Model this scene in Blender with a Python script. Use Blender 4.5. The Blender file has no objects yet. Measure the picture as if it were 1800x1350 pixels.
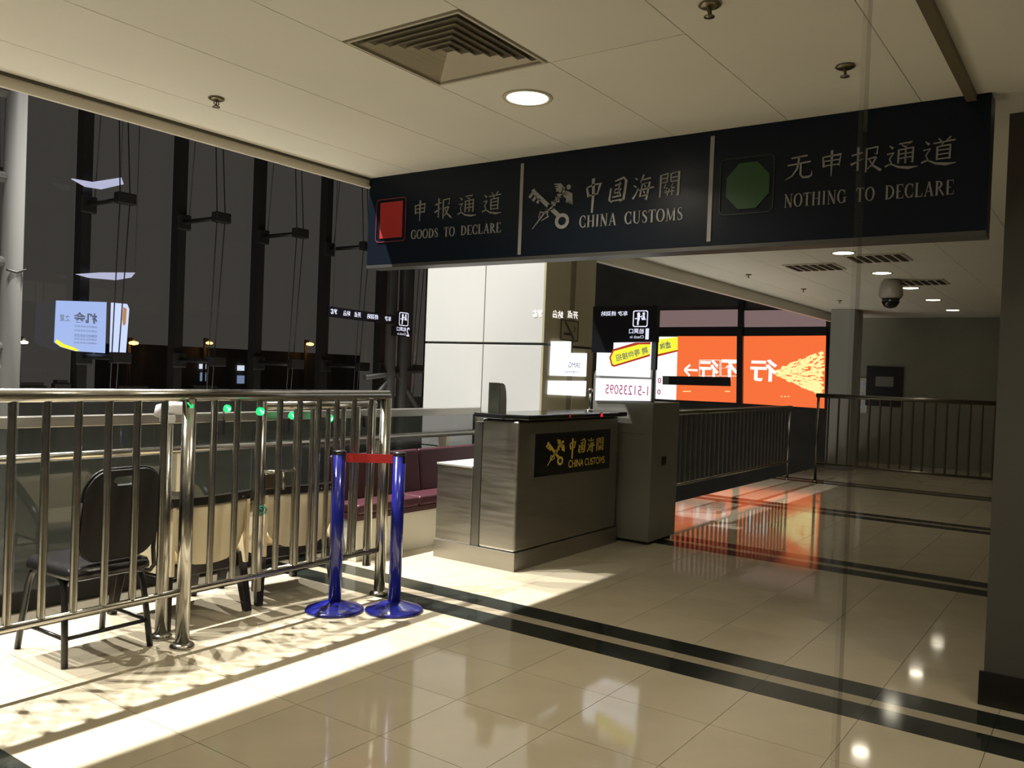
import bpy, math, random
from mathutils import Vector, Matrix
random.seed(7)
scn = bpy.context.scene
col = scn.collection

# ------------------------------------------------------------------ camera
YAW, PITCH, ROLL, FPX, CH = 0.615863, -0.0148818, 0.0380257, 1494.0, 1.5
fw = Vector((math.cos(YAW) * math.cos(PITCH), math.sin(YAW) * math.cos(PITCH), math.sin(PITCH)))
r0 = Vector((math.sin(YAW), -math.cos(YAW), 0)); u0 = r0.cross(fw)
rt = math.cos(ROLL) * r0 + math.sin(ROLL) * u0
up = -math.sin(ROLL) * r0 + math.cos(ROLL) * u0
cd = bpy.data.cameras.new('camera'); cam = bpy.data.objects.new('camera', cd); col.objects.link(cam)
cam.matrix_world = Matrix(((rt.x, up.x, -fw.x, 0), (rt.y, up.y, -fw.y, 0), (rt.z, up.z, -fw.z, CH), (0, 0, 0, 1)))
cd.sensor_fit = 'HORIZONTAL'; cd.sensor_width = 36; cd.lens = FPX / 1800 * 36; cd.clip_start = 0.05; cd.clip_end = 300
scn.camera = cam

# ------------------------------------------------------------------ world, exposure, flood lights and added fill lights of the atrium
w = bpy.data.worlds.new('night'); scn.world = w; w.use_nodes = True
bg = w.node_tree.nodes['Background']; bg.inputs[0].default_value = (0.040, 0.037, 0.032, 1); bg.inputs[1].default_value = 1.25
vs = scn.view_settings
vs.view_transform = 'Standard'; vs.look = 'None'; vs.gamma = 1.0; vs.use_curve_mapping = False; vs.exposure = 0.0
FLOODS = [(-2.1, 3200), (0.05, 3600), (2.2, 3700), (4.3, 3200), (6.45, 2300)]
for fx, pw in FLOODS:                                   # row of floodlights high in the atrium
    l = bpy.data.lights.new('atrium_floodlight', 'SPOT'); l.energy = pw; l.color = (1.0, 0.98, 0.935)
    l.spot_size = math.radians(78); l.spot_blend = 0.5; l.shadow_soft_size = 0.06
    o = bpy.data.objects.new('atrium_floodlight', l); col.objects.link(o)
    o.location = (fx, 7.23, 9.0)
    o.rotation_euler = Vector((0.5, -3.0, -9.0)).to_track_quat('-Z', 'Y').to_euler()

for fx in (1.5, 5.5, 9.5):                              # added fill lamps, bounced off the lower floor onto the ceiling
    l = bpy.data.lights.new('added_atrium_fill', 'SPOT'); l.energy = 9000; l.color = (1.0, 0.98, 0.935)
    l.spot_size = math.radians(38); l.spot_blend = 0.6; l.shadow_soft_size = 0.2
    o = bpy.data.objects.new('added_atrium_fill', l); col.objects.link(o); o.location = (fx, 8.5, 9.0)

# ------------------------------------------------------------------ materials
def mat(name, color, rough=0.5, metal=0.0, spec=0.5, noise=0.0, nscale=6.0, bump=0.0, bscale=80.0, rnd=0.0, coat=0.0, stretch=None, emit=None, estr=0.0, rvar=0.0):
    m = bpy.data.materials.new(name); m.use_nodes = True
    nt = m.node_tree; b = nt.nodes['Principled BSDF']
    b.inputs['Base Color'].default_value = (*color, 1); b.inputs['Roughness'].default_value = rough
    b.inputs['Metallic'].default_value = metal; b.inputs['Specular IOR Level'].default_value = spec
    b.inputs['Coat Weight'].default_value = coat
    if emit:
        b.inputs['Emission Color'].default_value = (*emit, 1); b.inputs['Emission Strength'].default_value = estr
    tc = nt.nodes.new('ShaderNodeTexCoord')
    src = tc.outputs['Object']
    if stretch:
        mp = nt.nodes.new('ShaderNodeMapping'); mp.inputs['Scale'].default_value = stretch
        nt.links.new(src, mp.inputs['Vector']); src = mp.outputs['Vector']
    if noise or rnd or rvar:
        n = nt.nodes.new('ShaderNodeTexNoise'); n.inputs['Scale'].default_value = nscale; n.inputs['Detail'].default_value = 5
        nt.links.new(src, n.inputs['Vector'])
        mr = nt.nodes.new('ShaderNodeMapRange'); mr.inputs[1].default_value = 0.3; mr.inputs[2].default_value = 0.7
        mr.inputs[3].default_value = 1 - noise; mr.inputs[4].default_value = 1 + noise
        nt.links.new(n.outputs['Fac'], mr.inputs[0])
        val = mr.outputs[0]
        if rnd:
            oi = nt.nodes.new('ShaderNodeObjectInfo')
            m2 = nt.nodes.new('ShaderNodeMapRange'); m2.inputs[3].default_value = 1 - rnd; m2.inputs[4].default_value = 1 + rnd
            nt.links.new(oi.outputs['Random'], m2.inputs[0])
            mu = nt.nodes.new('ShaderNodeMath'); mu.operation = 'MULTIPLY'
            nt.links.new(val, mu.inputs[0]); nt.links.new(m2.outputs[0], mu.inputs[1]); val = mu.outputs[0]
        vm = nt.nodes.new('ShaderNodeVectorMath'); vm.operation = 'SCALE'; vm.inputs[0].default_value = color
        nt.links.new(val, vm.inputs['Scale']); nt.links.new(vm.outputs[0], b.inputs['Base Color'])
        if rvar:
            m3 = nt.nodes.new('ShaderNodeMapRange'); m3.inputs[1].default_value = 0.3; m3.inputs[2].default_value = 0.7
            m3.inputs[3].default_value = max(0.0, rough - rvar); m3.inputs[4].default_value = rough + rvar
            nt.links.new(n.outputs['Fac'], m3.inputs[0]); nt.links.new(m3.outputs[0], b.inputs['Roughness'])
    if bump:
        n2 = nt.nodes.new('ShaderNodeTexNoise'); n2.inputs['Scale'].default_value = bscale; n2.inputs['Detail'].default_value = 3
        nt.links.new(src, n2.inputs['Vector'])
        bp = nt.nodes.new('ShaderNodeBump'); bp.inputs['Strength'].default_value = bump; bp.inputs['Distance'].default_value = 0.01
        nt.links.new(n2.outputs['Fac'], bp.inputs['Height']); nt.links.new(bp.outputs[0], b.inputs['Normal'])
    return m

def emat(name, color, strength):
    m = bpy.data.materials.new(name); m.use_nodes = True; nt = m.node_tree
    b = nt.nodes['Principled BSDF']; b.inputs['Base Color'].default_value = (*[c * 0.2 for c in color], 1)
    b.inputs['Roughness'].default_value = 0.5; b.inputs['Specular IOR Level'].default_value = 0.1
    b.inputs['Emission Color'].default_value = (*color, 1); b.inputs['Emission Strength'].default_value = strength
    return m

def glassmat(name, tint, clear, refl=1.0, rough=0.02, tsm=0.96):
    """thin pane: part clear, part tinted body, with a Fresnel reflection"""
    m = bpy.data.materials.new(name); m.use_nodes = True; nt = m.node_tree
    nt.nodes.remove(nt.nodes['Principled BSDF']); out = nt.nodes['Material Output']
    tr = nt.nodes.new('ShaderNodeBsdfTransparent'); tr.inputs[0].default_value = (tsm, tsm, tsm, 1)
    df = nt.nodes.new('ShaderNodeBsdfDiffuse'); df.inputs[0].default_value = (*tint, 1)
    gl = nt.nodes.new('ShaderNodeBsdfGlossy'); gl.inputs['Roughness'].default_value = rough; gl.inputs[0].default_value = (refl, refl, refl, 1)
    fr = nt.nodes.new('ShaderNodeFresnel'); fr.inputs[0].default_value = 1.5
    m1 = nt.nodes.new('ShaderNodeMixShader'); m1.inputs[0].default_value = clear
    nt.links.new(df.outputs[0], m1.inputs[1]); nt.links.new(tr.outputs[0], m1.inputs[2])
    ge = nt.nodes.new('ShaderNodeNewGeometry'); sb = nt.nodes.new('ShaderNodeMath'); sb.operation = 'SUBTRACT'; sb.inputs[0].default_value = 1.0
    nt.links.new(ge.outputs['Backfacing'], sb.inputs[1])
    mu = nt.nodes.new('ShaderNodeMath'); mu.operation = 'MULTIPLY'; nt.links.new(fr.outputs[0], mu.inputs[0]); nt.links.new(sb.outputs[0], mu.inputs[1])
    m2 = nt.nodes.new('ShaderNodeMixShader'); nt.links.new(mu.outputs[0], m2.inputs[0])
    nt.links.new(m1.outputs[0], m2.inputs[1]); nt.links.new(gl.outputs[0], m2.inputs[2])
    nt.links.new(m2.outputs[0], out.inputs[0])
    return m

M = dict(
    tile=mat('polished_beige_tile', (0.57, 0.50, 0.365), 0.07, spec=0.5, noise=0.05, nscale=3.5, rnd=0.04, rvar=0.02),
    grout=mat('tile_joint', (0.16, 0.12, 0.07), 0.7),
    stripe=mat('dark_green_granite', (0.018, 0.022, 0.018), 0.10, spec=0.5, noise=0.35, nscale=60),
    stripelight=mat('grey_stone_strip', (0.42, 0.36, 0.26), 0.10, noise=0.06, nscale=8),
    ceil=mat('cream_ceiling_panel', (0.86, 0.84, 0.75), 0.55, noise=0.015, nscale=2.0, rnd=0.012),
    ceilgap=mat('ceiling_joint', (0.10, 0.085, 0.06), 0.8),
    fascia=mat('cream_painted_trim', (0.78, 0.73, 0.62), 0.4),
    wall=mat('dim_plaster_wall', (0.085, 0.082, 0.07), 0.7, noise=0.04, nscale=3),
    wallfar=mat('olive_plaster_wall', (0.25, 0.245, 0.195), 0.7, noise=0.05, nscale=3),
    black=mat('black_skirting', (0.012, 0.011, 0.010), 0.4),
    darkwall=mat('dark_wall', (0.05, 0.048, 0.045), 0.8, noise=0.2, nscale=2),
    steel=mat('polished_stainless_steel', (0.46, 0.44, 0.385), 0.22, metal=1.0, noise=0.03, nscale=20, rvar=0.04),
    steelshade=mat('shaded_steel', (0.20, 0.185, 0.15), 0.30, metal=1.0),  # darker copy of the steel: dimness of the far hall put into colour
    brushed=mat('brushed_steel', (0.42, 0.40, 0.36), 0.36, metal=1.0, noise=0.05, nscale=3.0, bump=0.02, bscale=30, stretch=(1, 1, 12), rvar=0.06),
    kioskgrey=mat('grey_painted_metal', (0.27, 0.265, 0.23), 0.28, metal=0.3, noise=0.05, nscale=4),
    darktop=mat('black_stone_top', (0.012, 0.012, 0.012), 0.12, spec=0.5),
    sign=mat('navy_sign_panel', (0.007, 0.012, 0.022), 0.30, spec=0.18, noise=0.06, nscale=3),
    signedge=mat('sign_aluminium_edge', (0.10, 0.10, 0.10), 0.4, metal=0.4),
    letter=mat('silver_lettering', (0.30, 0.30, 0.295), 0.45),
    red=mat('red_sign_plate', (0.42, 0.030, 0.026), 0.45),
    green=mat('green_sign_plate', (0.016, 0.075, 0.020), 0.45),
    gold=mat('gold_lettering', (0.85, 0.64, 0.10), 0.4, noise=0.05),
    plaque=mat('black_gloss_plaque', (0.006, 0.006, 0.008), 0.06, spec=0.6),
    vinyl=mat('black_vinyl', (0.012, 0.011, 0.011), 0.26, spec=0.6, bump=0.08, bscale=60),
    blackmetal=mat('black_painted_tube', (0.014, 0.013, 0.012), 0.30, spec=0.5),
    blackwood=mat('black_lacquer_wood', (0.014, 0.010, 0.008), 0.25, spec=0.5),
    cream=mat('cream_leatherette', (0.62, 0.52, 0.33), 0.45, noise=0.04, nscale=5, bump=0.05, bscale=90),
    blue=mat('cobalt_blue_enamel', (0.010, 0.014, 0.20), 0.18, spec=0.6, coat=0.3),
    belt=mat('red_woven_belt', (0.42, 0.012, 0.010), 0.7, bump=0.2, bscale=300),
    maroon=mat('maroon_leather', (0.060, 0.012, 0.019), 0.42, noise=0.06, nscale=5, bump=0.08, bscale=90),
    benchbase=mat('pale_bench_panel', (0.66, 0.62, 0.50), 0.30, noise=0.05, nscale=3),
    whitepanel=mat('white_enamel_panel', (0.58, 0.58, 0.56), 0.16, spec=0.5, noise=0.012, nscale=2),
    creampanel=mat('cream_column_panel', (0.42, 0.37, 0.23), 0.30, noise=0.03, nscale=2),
    gap=mat('shadow_gap', (0.05, 0.048, 0.04), 0.6),
    mullion=mat('dark_bronze_mullion', (0.016, 0.015, 0.014), 0.5),
    cable=mat('dark_steel_cable', (0.02, 0.019, 0.018), 0.5),
    pipe=mat('white_painted_pipe', (0.22, 0.217, 0.205), 0.40),
    pipeshade=mat('shaded_pipe', (0.075, 0.073, 0.068), 0.5),  # darker copy of the white pipe: shade put into the colour
    equip=mat('dark_equipment', (0.03, 0.028, 0.025), 0.6),
    ground=mat('night_ground', (0.03, 0.028, 0.026), 0.8, noise=0.3, nscale=1),
    plastic=mat('white_plastic_wrap', (0.62, 0.61, 0.59), 0.4, bump=0.3, bscale=40),
    domewhite=mat('white_camera_housing', (0.36, 0.34, 0.29), 0.35),
    domedark=mat('smoked_dome', (0.01, 0.01, 0.01), 0.08),
    ventdark=mat('vent_throat', (0.012, 0.011, 0.010), 0.7),
    ventlight=mat('vent_louver', (0.60, 0.55, 0.43), 0.45),
    brass=mat('sprinkler_metal', (0.30, 0.26, 0.18), 0.3, metal=1.0),
    paper=mat('white_paper', (0.55, 0.55, 0.52), 0.7),
    frame=mat('black_screen_frame', (0.010, 0.010, 0.011), 0.4),
    dullrefl=mat('pink_grey_reflection', (0.20, 0.15, 0.15), 0.45, emit=(0.30, 0.20, 0.20), estr=0.55),  # dim glow stands for the ceiling reflected in glass
    lamp=emat('warm_white_lamp', (1.0, 0.92, 0.72), 14.0),
    orange=emat('orange_reflection', (0.92, 0.165, 0.045), 1.0),  # glowing colours from here imitate screens reflected in the glass
    adwhite=emat('white_reflection', (0.93, 0.96, 1.0), 1.25),
    adyellow=emat('yellow_reflection', (0.93, 0.93, 0.05), 1.0),
    adred=emat('red_line_reflection', (0.55, 0.05, 0.03), 0.8),
    adpink=emat('magenta_text_reflection', (0.55, 0.06, 0.20), 0.6),
    adwhitetext=emat('white_text_reflection', (1.0, 0.95, 0.90), 1.1),
    adcream=emat('cream_spray_reflection', (1.0, 0.86, 0.36), 1.05),
    textrefl=emat('led_text_reflection', (0.80, 0.82, 1.0), 1.0),
    panelrefl=mat('black_board_reflection', (0.004, 0.004, 0.007), 0.35),
    adblue=emat('pale_blue_reflection', (0.42, 0.55, 0.95), 0.85),
    adpale=emat('pale_reflection', (0.62, 0.72, 1.0), 0.95),
    screentext=mat('grey_print_reflection', (0.10, 0.11, 0.14), 0.6, emit=(0.10, 0.12, 0.18), estr=0.7),
    skin=emat('orange_print_reflection', (0.75, 0.36, 0.16), 0.6),
    greenrefl=emat('green_reflection', (0.03, 1.0, 0.28), 0.9),  # glow of turnstile arrows reflected in the glass
    redrefl=emat('red_reflection', (1.0, 0.03, 0.05), 1.5),  # glow of red crosses reflected in the glass
    sodium=emat('sodium_lamp', (1.0, 0.42, 0.08), 9.0),
    coldwin=emat('cold_lit_window', (0.80, 0.88, 1.0), 0.95),
    dimwin=emat('dim_blue_window', (0.30, 0.40, 0.62), 0.6),
    streak=emat('cool_light_reflection', (0.66, 0.68, 0.95), 0.65),  # glow imitates ceiling lights reflected in the window glass
    pane=glassmat('night_window_glass', (0.004, 0.004, 0.004), 0.98, 0.40),
    balglass=glassmat('grey_green_balustrade_glass', (0.09, 0.11, 0.105), 0.62, 0.8, 0.02, 0.80),
    clearglass=glassmat('clear_glass_edge', (0.30, 0.27, 0.17), 0.975, 0.3, 0.02, 0.99),
)

# ------------------------------------------------------------------ mesh helpers
class MB:
    def __init__(s): s.v = []; s.f = []; s.smooth = set()
    def add(s, vs, fs, smooth=False):
        b = len(s.v); s.v += [tuple(v) for v in vs]
        for f in fs:
            if smooth: s.smooth.add(len(s.f))
            s.f.append(tuple(i + b for i in f))
        return s
    def box(s, x0, y0, z0, x1, y1, z1):
        vs = [(x0, y0, z0), (x1, y0, z0), (x1, y1, z0), (x0, y1, z0), (x0, y0, z1), (x1, y0, z1), (x1, y1, z1), (x0, y1, z1)]
        return s.add(vs, [(3, 2, 1, 0), (4, 5, 6, 7), (0, 1, 5, 4), (1, 2, 6, 5), (2, 3, 7, 6), (3, 0, 4, 7)])
    def hexa(s, bot, top):
        return s.add(list(bot) + list(top), [(3, 2, 1, 0), (4, 5, 6, 7), (0, 1, 5, 4), (1, 2, 6, 5), (2, 3, 7, 6), (3, 0, 4, 7)])
    def tube(s, pts, r, n=10, caps=True):
        pts = [Vector(p) for p in pts]; k = len(pts)
        rs = r if isinstance(r, (list, tuple)) else [r] * k
        vs = []; fs = []; prev = None
        for i, p in enumerate(pts):
            t = (pts[min(i + 1, k - 1)] - pts[max(i - 1, 0)]).normalized()
            if prev is None:
                a = Vector((0, 0, 1)) if abs(t.z) < 0.9 else Vector((1, 0, 0))
                nx = t.cross(a).normalized()
            else:
                nx = (prev - t * prev.dot(t)).normalized()
            prev = nx; ny = t.cross(nx)
            for j in range(n):
                a = 2 * math.pi * j / n
                vs.append(p + (nx * math.cos(a) + ny * math.sin(a)) * rs[i])
        for i in range(k - 1):
            for j in range(n):
                fs.append((i * n + j, i * n + (j + 1) % n, (i + 1) * n + (j + 1) % n, (i + 1) * n + j))
        s.add(vs, fs, True)
        if caps:
            b = len(s.v) - len(vs)
            s.f.append(tuple(b + j for j in reversed(range(n)))); s.f.append(tuple(b + (k - 1) * n + j for j in range(n)))
        return s
    def lathe(s, prof, c=(0, 0, 0), n=32):
        vs = []; fs = []; k = len(prof)
        for r, z in prof:
            for j in range(n):
                a = 2 * math.pi * j / n
                vs.append((c[0] + r * math.cos(a), c[1] + r * math.sin(a), c[2] + z))
        for i in range(k - 1):
            for j in range(n):
                fs.append((i * n + j, i * n + (j + 1) % n, (i + 1) * n + (j + 1) % n, (i + 1) * n + j))
        s.add(vs, fs, True)
        b = len(s.v) - len(vs)
        if prof[0][0] > 1e-6: s.f.append(tuple(b + j for j in reversed(range(n))))
        if prof[-1][0] > 1e-6: s.f.append(tuple(b + (k - 1) * n + j for j in range(n)))
        return s

class Pl:
    """a flat drawing plane in the scene: origin, right axis, up axis"""
    def __init__(s, o, x, y): s.o = Vector(o); s.x = Vector(x); s.y = Vector(y); s.n = s.x.cross(s.y)
    def p(s, u, v, d=0.0): return s.o + s.x * u + s.y * v + s.n * d
def prism(mb, pl, poly, d0, d1):
    n = len(poly)
    area = sum(poly[i][0] * poly[(i + 1) % n][1] - poly[(i + 1) % n][0] * poly[i][1] for i in range(n))
    if area < 0: poly = poly[::-1]
    vs = [pl.p(u, v, d0) for u, v in poly] + [pl.p(u, v, d1) for u, v in poly]
    fs = [tuple(reversed(range(n))), tuple(range(n, 2 * n))] + [(i, (i + 1) % n, n + (i + 1) % n, n + i) for i in range(n)]
    return mb.add(vs, fs)
def brush(mb, pl, pts, ws, d0, d1, sx=1.0, sy=1.0, ox=0.0, oy=0.0):
    """a pen stroke with its own width at each point, as a thin solid"""
    k = len(pts); L = []; Rr = []
    if not isinstance(ws, (list, tuple)): ws = [ws] * k
    P = [Vector((ox + a * sx, oy + b * sy)) for a, b in pts]
    for i in range(k):
        t = P[min(i + 1, k - 1)] - P[max(i - 1, 0)]
        if t.length < 1e-9: t = Vector((1, 0))
        t.normalize(); nn = Vector((-t.y, t.x)); wd = ws[i] * (sx + sy) / 4
        L.append(P[i] + nn * wd); Rr.append(P[i] - nn * wd)
    for i in range(k - 1):
        prism(mb, pl, [tuple(L[i]), tuple(L[i + 1]), tuple(Rr[i + 1]), tuple(Rr[i])], d0, d1)
    return mb

BASE = {}
def root_of(o):
    while o.parent: o = o.parent
    return o
def obj(name, mb, m, parent=None, bevel=0.0, loc=None, seg=2):
    off = Vector((0, 0, 0))
    if parent is not None: off = BASE.get(root_of(parent), Vector((0, 0, 0)))
    elif loc is not None: off = Vector(loc)
    me = bpy.data.meshes.new(name)
    me.from_pydata([(v[0] - off.x, v[1] - off.y, v[2] - off.z) for v in mb.v], [], mb.f)
    if mb.smooth:
        for i in mb.smooth: me.polygons[i].use_smooth = True
    me.materials.append(m if not isinstance(m, str) else M[m])
    o = bpy.data.objects.new(name, me); col.objects.link(o)
    if parent is not None: o.parent = parent
    elif loc is not None: o.location = off; BASE[o] = off
    if bevel:
        b = o.modifiers.new('bevel', 'BEVEL'); b.width = bevel; b.segments = seg; b.limit_method = 'ANGLE'; b.angle_limit = math.radians(40)
    return o
def tag(o, label, cat=None, group=None, kind=None):
    o['label'] = label
    if cat: o['category'] = cat
    if group: o['group'] = group
    if kind: o['kind'] = kind
    return o
def thing(name, label, cat, loc=(0, 0, 0), group=None, rz=0):
    o = bpy.data.objects.new(name, None); col.objects.link(o); o.location = loc; o.rotation_euler = (0, 0, rz)
    o.empty_display_size = 0.05
    BASE[o] = Vector(loc); return tag(o, label, cat, group)
def localthing(name, label, cat, loc, rz=0, group=None):
    o = thing(name, label, cat, loc, group, rz); BASE[o] = Vector((0, 0, 0)); return o
def struct(name, mb, m, label=None, parent=None, bevel=0.0):
    o = obj(name, mb, m, parent, bevel)
    if parent is None: o['kind'] = 'structure'; o['category'] = name.split('_')[0]
    if label: o['label'] = label
    return o
def piece(name, me, parent, loc=(0, 0, 0)):
    o = bpy.data.objects.new(name, me); col.objects.link(o); o.parent = parent; o.location = loc; return o
def meshof(mb, m, name):
    me = bpy.data.meshes.new(name); me.from_pydata(mb.v, [], mb.f); me.materials.append(M[m])
    for i in mb.smooth: me.polygons[i].use_smooth = True
    return me

def text(body, pl, u, v, width, height, m, parent, name='lettering', mirror=False, depth=0.003, d=0.0, center=True, bold=0.0, rot=0.0):
    """flat printed words in the built-in font, scaled to a width and a cap height on a plane"""
    c = bpy.data.curves.new(name, 'FONT'); c.body = body; c.extrude = 0.0; c.offset = bold
    o = bpy.data.objects.new(name, c); col.objects.link(o)
    bpy.context.view_layer.update()
    dg = bpy.context.evaluated_depsgraph_get()
    me = bpy.data.meshes.new_from_object(o.evaluated_get(dg))
    bpy.data.objects.remove(o); bpy.data.curves.remove(c)
    xs = [p.co.x for p in me.vertices]; ys = [p.co.y for p in me.vertices]
    x0, x1, y0, y1 = min(xs), max(xs), min(ys), max(ys)
    off = BASE.get(root_of(parent), Vector((0, 0, 0)))
    cr, sr = math.cos(rot), math.sin(rot)
    for p in me.vertices:
        a = (p.co.x - (x0 + x1) / 2) / (x1 - x0) * width; b = (p.co.y - (y0 + y1) / 2) / (y1 - y0) * height
        if mirror: a = -a
        a, b = a * cr - b * sr, a * sr + b * cr
        p.co = pl.p(u + a, v + b, d + depth) - off
    if mirror: me.flip_normals()
    me.materials.append(M[m])
    o = bpy.data.objects.new(name, me); col.objects.link(o); o.parent = parent
    return o

# ------------------------------------------------------------------ the floor: tiles of 0.5 m with inlaid dark bands
H = 2.805
mb = MB().box(-1.5, -2.2, -0.25, 6.68, 5.15, -0.006); mb.box(6.68, -2.2, -0.25, 24.0, 4.25, -0.006)
floor = struct('floor', mb, 'grout', 'polished beige tiled floor with pairs of dark inlaid bands')
G = 0.0028
tme = meshof(MB().box(G / 2, G / 2, -0.006, 0.5 - G / 2, 0.5 - G / 2, 0.0), 'tile', 'tile')
sme = meshof(MB().box(G / 2, 0.0006, -0.006, 0.205, 0.4994, 0.0), 'stripe', 'band_slab')
s2m = meshof(MB().box(0.305, 0.0006, -0.006, 0.5 - G / 2, 0.4994, 0.0), 'stripe', 'band_slab')
lme = meshof(MB().box(0.207, G / 2, -0.006, 0.303, 0.5 - G / 2, 0.0), 'stripelight', 'light_strip')
cells = []
for i in range(-3, 36):
    for j in range(-5, 10):
        x, y = 0.02 + 0.5 * i, 0.375 + 0.5 * j
        ylim = 5.15 if x < 6.68 else 4.25
        if y > ylim - 0.05: continue
        cells.append((math.hypot(x - 1.5, y - 1.5), x, y, (i - 2) % 6 == 0, min(0.5, ylim - y)))
cells.sort()
def inview(x, y):
    q = Vector((x + 0.25, y + 0.25, -CH)); dz = q.dot(fw)
    if dz < 0.5: return False
    return abs(q.dot(rt) / dz * FPX) < 1000 and abs(q.dot(up) / dz * FPX) < 800
cnt = 0; rest = MB(); restd = MB()
for dd, x, y, st, ly in cells:
    full = ly > 0.499
    if inview(x, y) and full and cnt < 285:
        if st:
            if x > 11: 
                piece('band_slab', sme, floor, (x, y, 0)); piece('band_slab', s2m, floor, (x, y, 0)); piece('light_strip', lme, floor, (x, y, 0))
            else:
                piece('band_slab', sme, floor, (x, y, 0)); piece('band_slab', s2m, floor, (x, y, 0)); piece('light_strip', lme, floor, (x, y, 0))
        else:
            piece('tile', tme, floor, (x, y, 0)); cnt += 1
    elif st:
        restd.box(x, y, -0.006, x + 0.205, y + ly, 0); restd.box(x + 0.305, y, -0.006, x + 0.4986, y + ly, 0); rest.box(x + 0.207, y, -0.006, x + 0.303, y + ly - G, 0)
    else:
        rest.box(x + G / 2, y + G / 2, -0.006, x + 0.5 - G / 2, y + ly - G / 2, 0)
o = obj('outer_tiles', rest, 'tile', floor); o['kind'] = 'stuff'
o = obj('outer_bands', restd, 'stripe', floor); o['kind'] = 'stuff'

# ------------------------------------------------------------------ the ceiling: long cream panels
FE = 4.285                                                # near edge of the ceiling over the railing
mb = MB().box(-1.5, -2.2, H + 0.012, 7.6, FE, H + 0.3); mb.box(7.6, -2.2, H + 0.012, 24, 4.35, H + 0.3)
ceiling = struct('ceiling', mb, 'ceilgap', 'cream ceiling of long flush metal panels')
rows = [-2.2, -1.67, -1.06, -0.45, 0.16, 0.77, 1.38, 1.99, 2.60, 3.215, 3.86, FE]
CG = 0.004
for k in range(len(rows) - 1):
    y0, y1 = rows[k], rows[k + 1]
    far = 4.35 if k == len(rows) - 2 else y1
    xs = [-1.5, 0.6, 4.3, 7.6, 9.9, 12.3, 14.7, 17.1, 20.0, 24.0]
    if abs(y0 - 1.99) < 0.01: xs[1:2] = [0.6, 2.39, 3.0]
    if abs(y0 - 1.38) < 0.01: xs[1:2] = [0.6, 3.0]
    for i in range(len(xs) - 1):
        a, b = xs[i], xs[i + 1]
        if abs(a - 2.39) < 0.01 and abs(y0 - 1.99) < 0.01: continue          # the diffuser sits here
        ye = far if a >= 7.59 else y1
        struct('panel', MB().box(a + CG / 2, y0 + CG / 2, H, b - CG / 2, ye - CG / 2, H + 0.012), 'ceil', parent=ceiling)
# fascia trim at the ceiling edge: a dropped lip along the open side
mb = MB().box(-1.5, FE, 2.735, 7.6, FE + 0.012, H + 0.3); mb.box(6.55, FE + 0.012, 2.735, 7.6, 4.379, H + 0.3)  # second box added to block a slit of floodlight onto the kiosk
t1 = struct('trim_1', mb, 'fascia', 'pale trim along the open edge of the ceiling')
obj('lip', MB().box(-1.5, FE - 0.012, 2.735, 7.6, FE - 0.0005, 2.750), 'fascia', t1)
obj('shadow_gap', MB().box(-1.5, FE - 0.012, H - 0.014, 7.6, FE - 0.002, H - 0.001), 'ceilgap', t1)
mb = MB().box(7.6, 4.35, 2.66, 24, 4.42, H + 0.3)
struct('trim_2', mb, 'fascia', 'pale trim along the far ceiling edge')
# top track of the glass partition beside the camera
t3 = struct('trim_3', MB().box(-1.2, 0.545, H - 0.03, 4.6, 0.585, H - 0.001), mat('bronze_track', (0.16, 0.13, 0.08), 0.5), 'brown ceiling track of the glass partition')

# ------------------------------------------------------------------ walls
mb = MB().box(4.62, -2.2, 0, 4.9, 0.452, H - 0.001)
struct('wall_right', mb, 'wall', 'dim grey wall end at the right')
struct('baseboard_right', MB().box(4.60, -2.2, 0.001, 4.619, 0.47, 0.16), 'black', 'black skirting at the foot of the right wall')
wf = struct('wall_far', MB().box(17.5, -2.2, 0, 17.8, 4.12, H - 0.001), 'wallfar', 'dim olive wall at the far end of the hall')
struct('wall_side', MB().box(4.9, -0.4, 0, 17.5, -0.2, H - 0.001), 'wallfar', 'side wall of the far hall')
# column in front of the far wall
mb = MB().box(15.4, 3.70, 0.0, 16.0, 4.10, H - 0.001)
struct('wall_column', mb, mat('grey_column', (0.30, 0.30, 0.28), 0.6), 'grey square column at the end of the far railing', bevel=0.01)
# end wall of the atrium
struct('wall_end', MB().box(19.1, 4.45, -5, 19.4, 14, 9), 'darkwall', 'dark end wall of the atrium')
struct('wall_ground', MB().box(-14, 5.16, -4.6, 60, 60, -4.4), 'ground', 'dark lower ground outside the glass wall')
struct('wall_lower_floor', MB().box(-14, 5.16, -4.399, 19.1, 11.9, -4.36), mat('bounce_floor', (0.72, 0.69, 0.62), 0.4), 'pale floor of the lower level below the balustrade')  # unseen floor, made pale to bounce floodlight onto the ceiling
# slab edge below the balustrade
struct('wall_slab_edge', MB().box(-1.5, 5.10, -0.6, 6.68, 5.149, -0.251), 'darkwall', 'dark floor slab edge')

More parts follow.
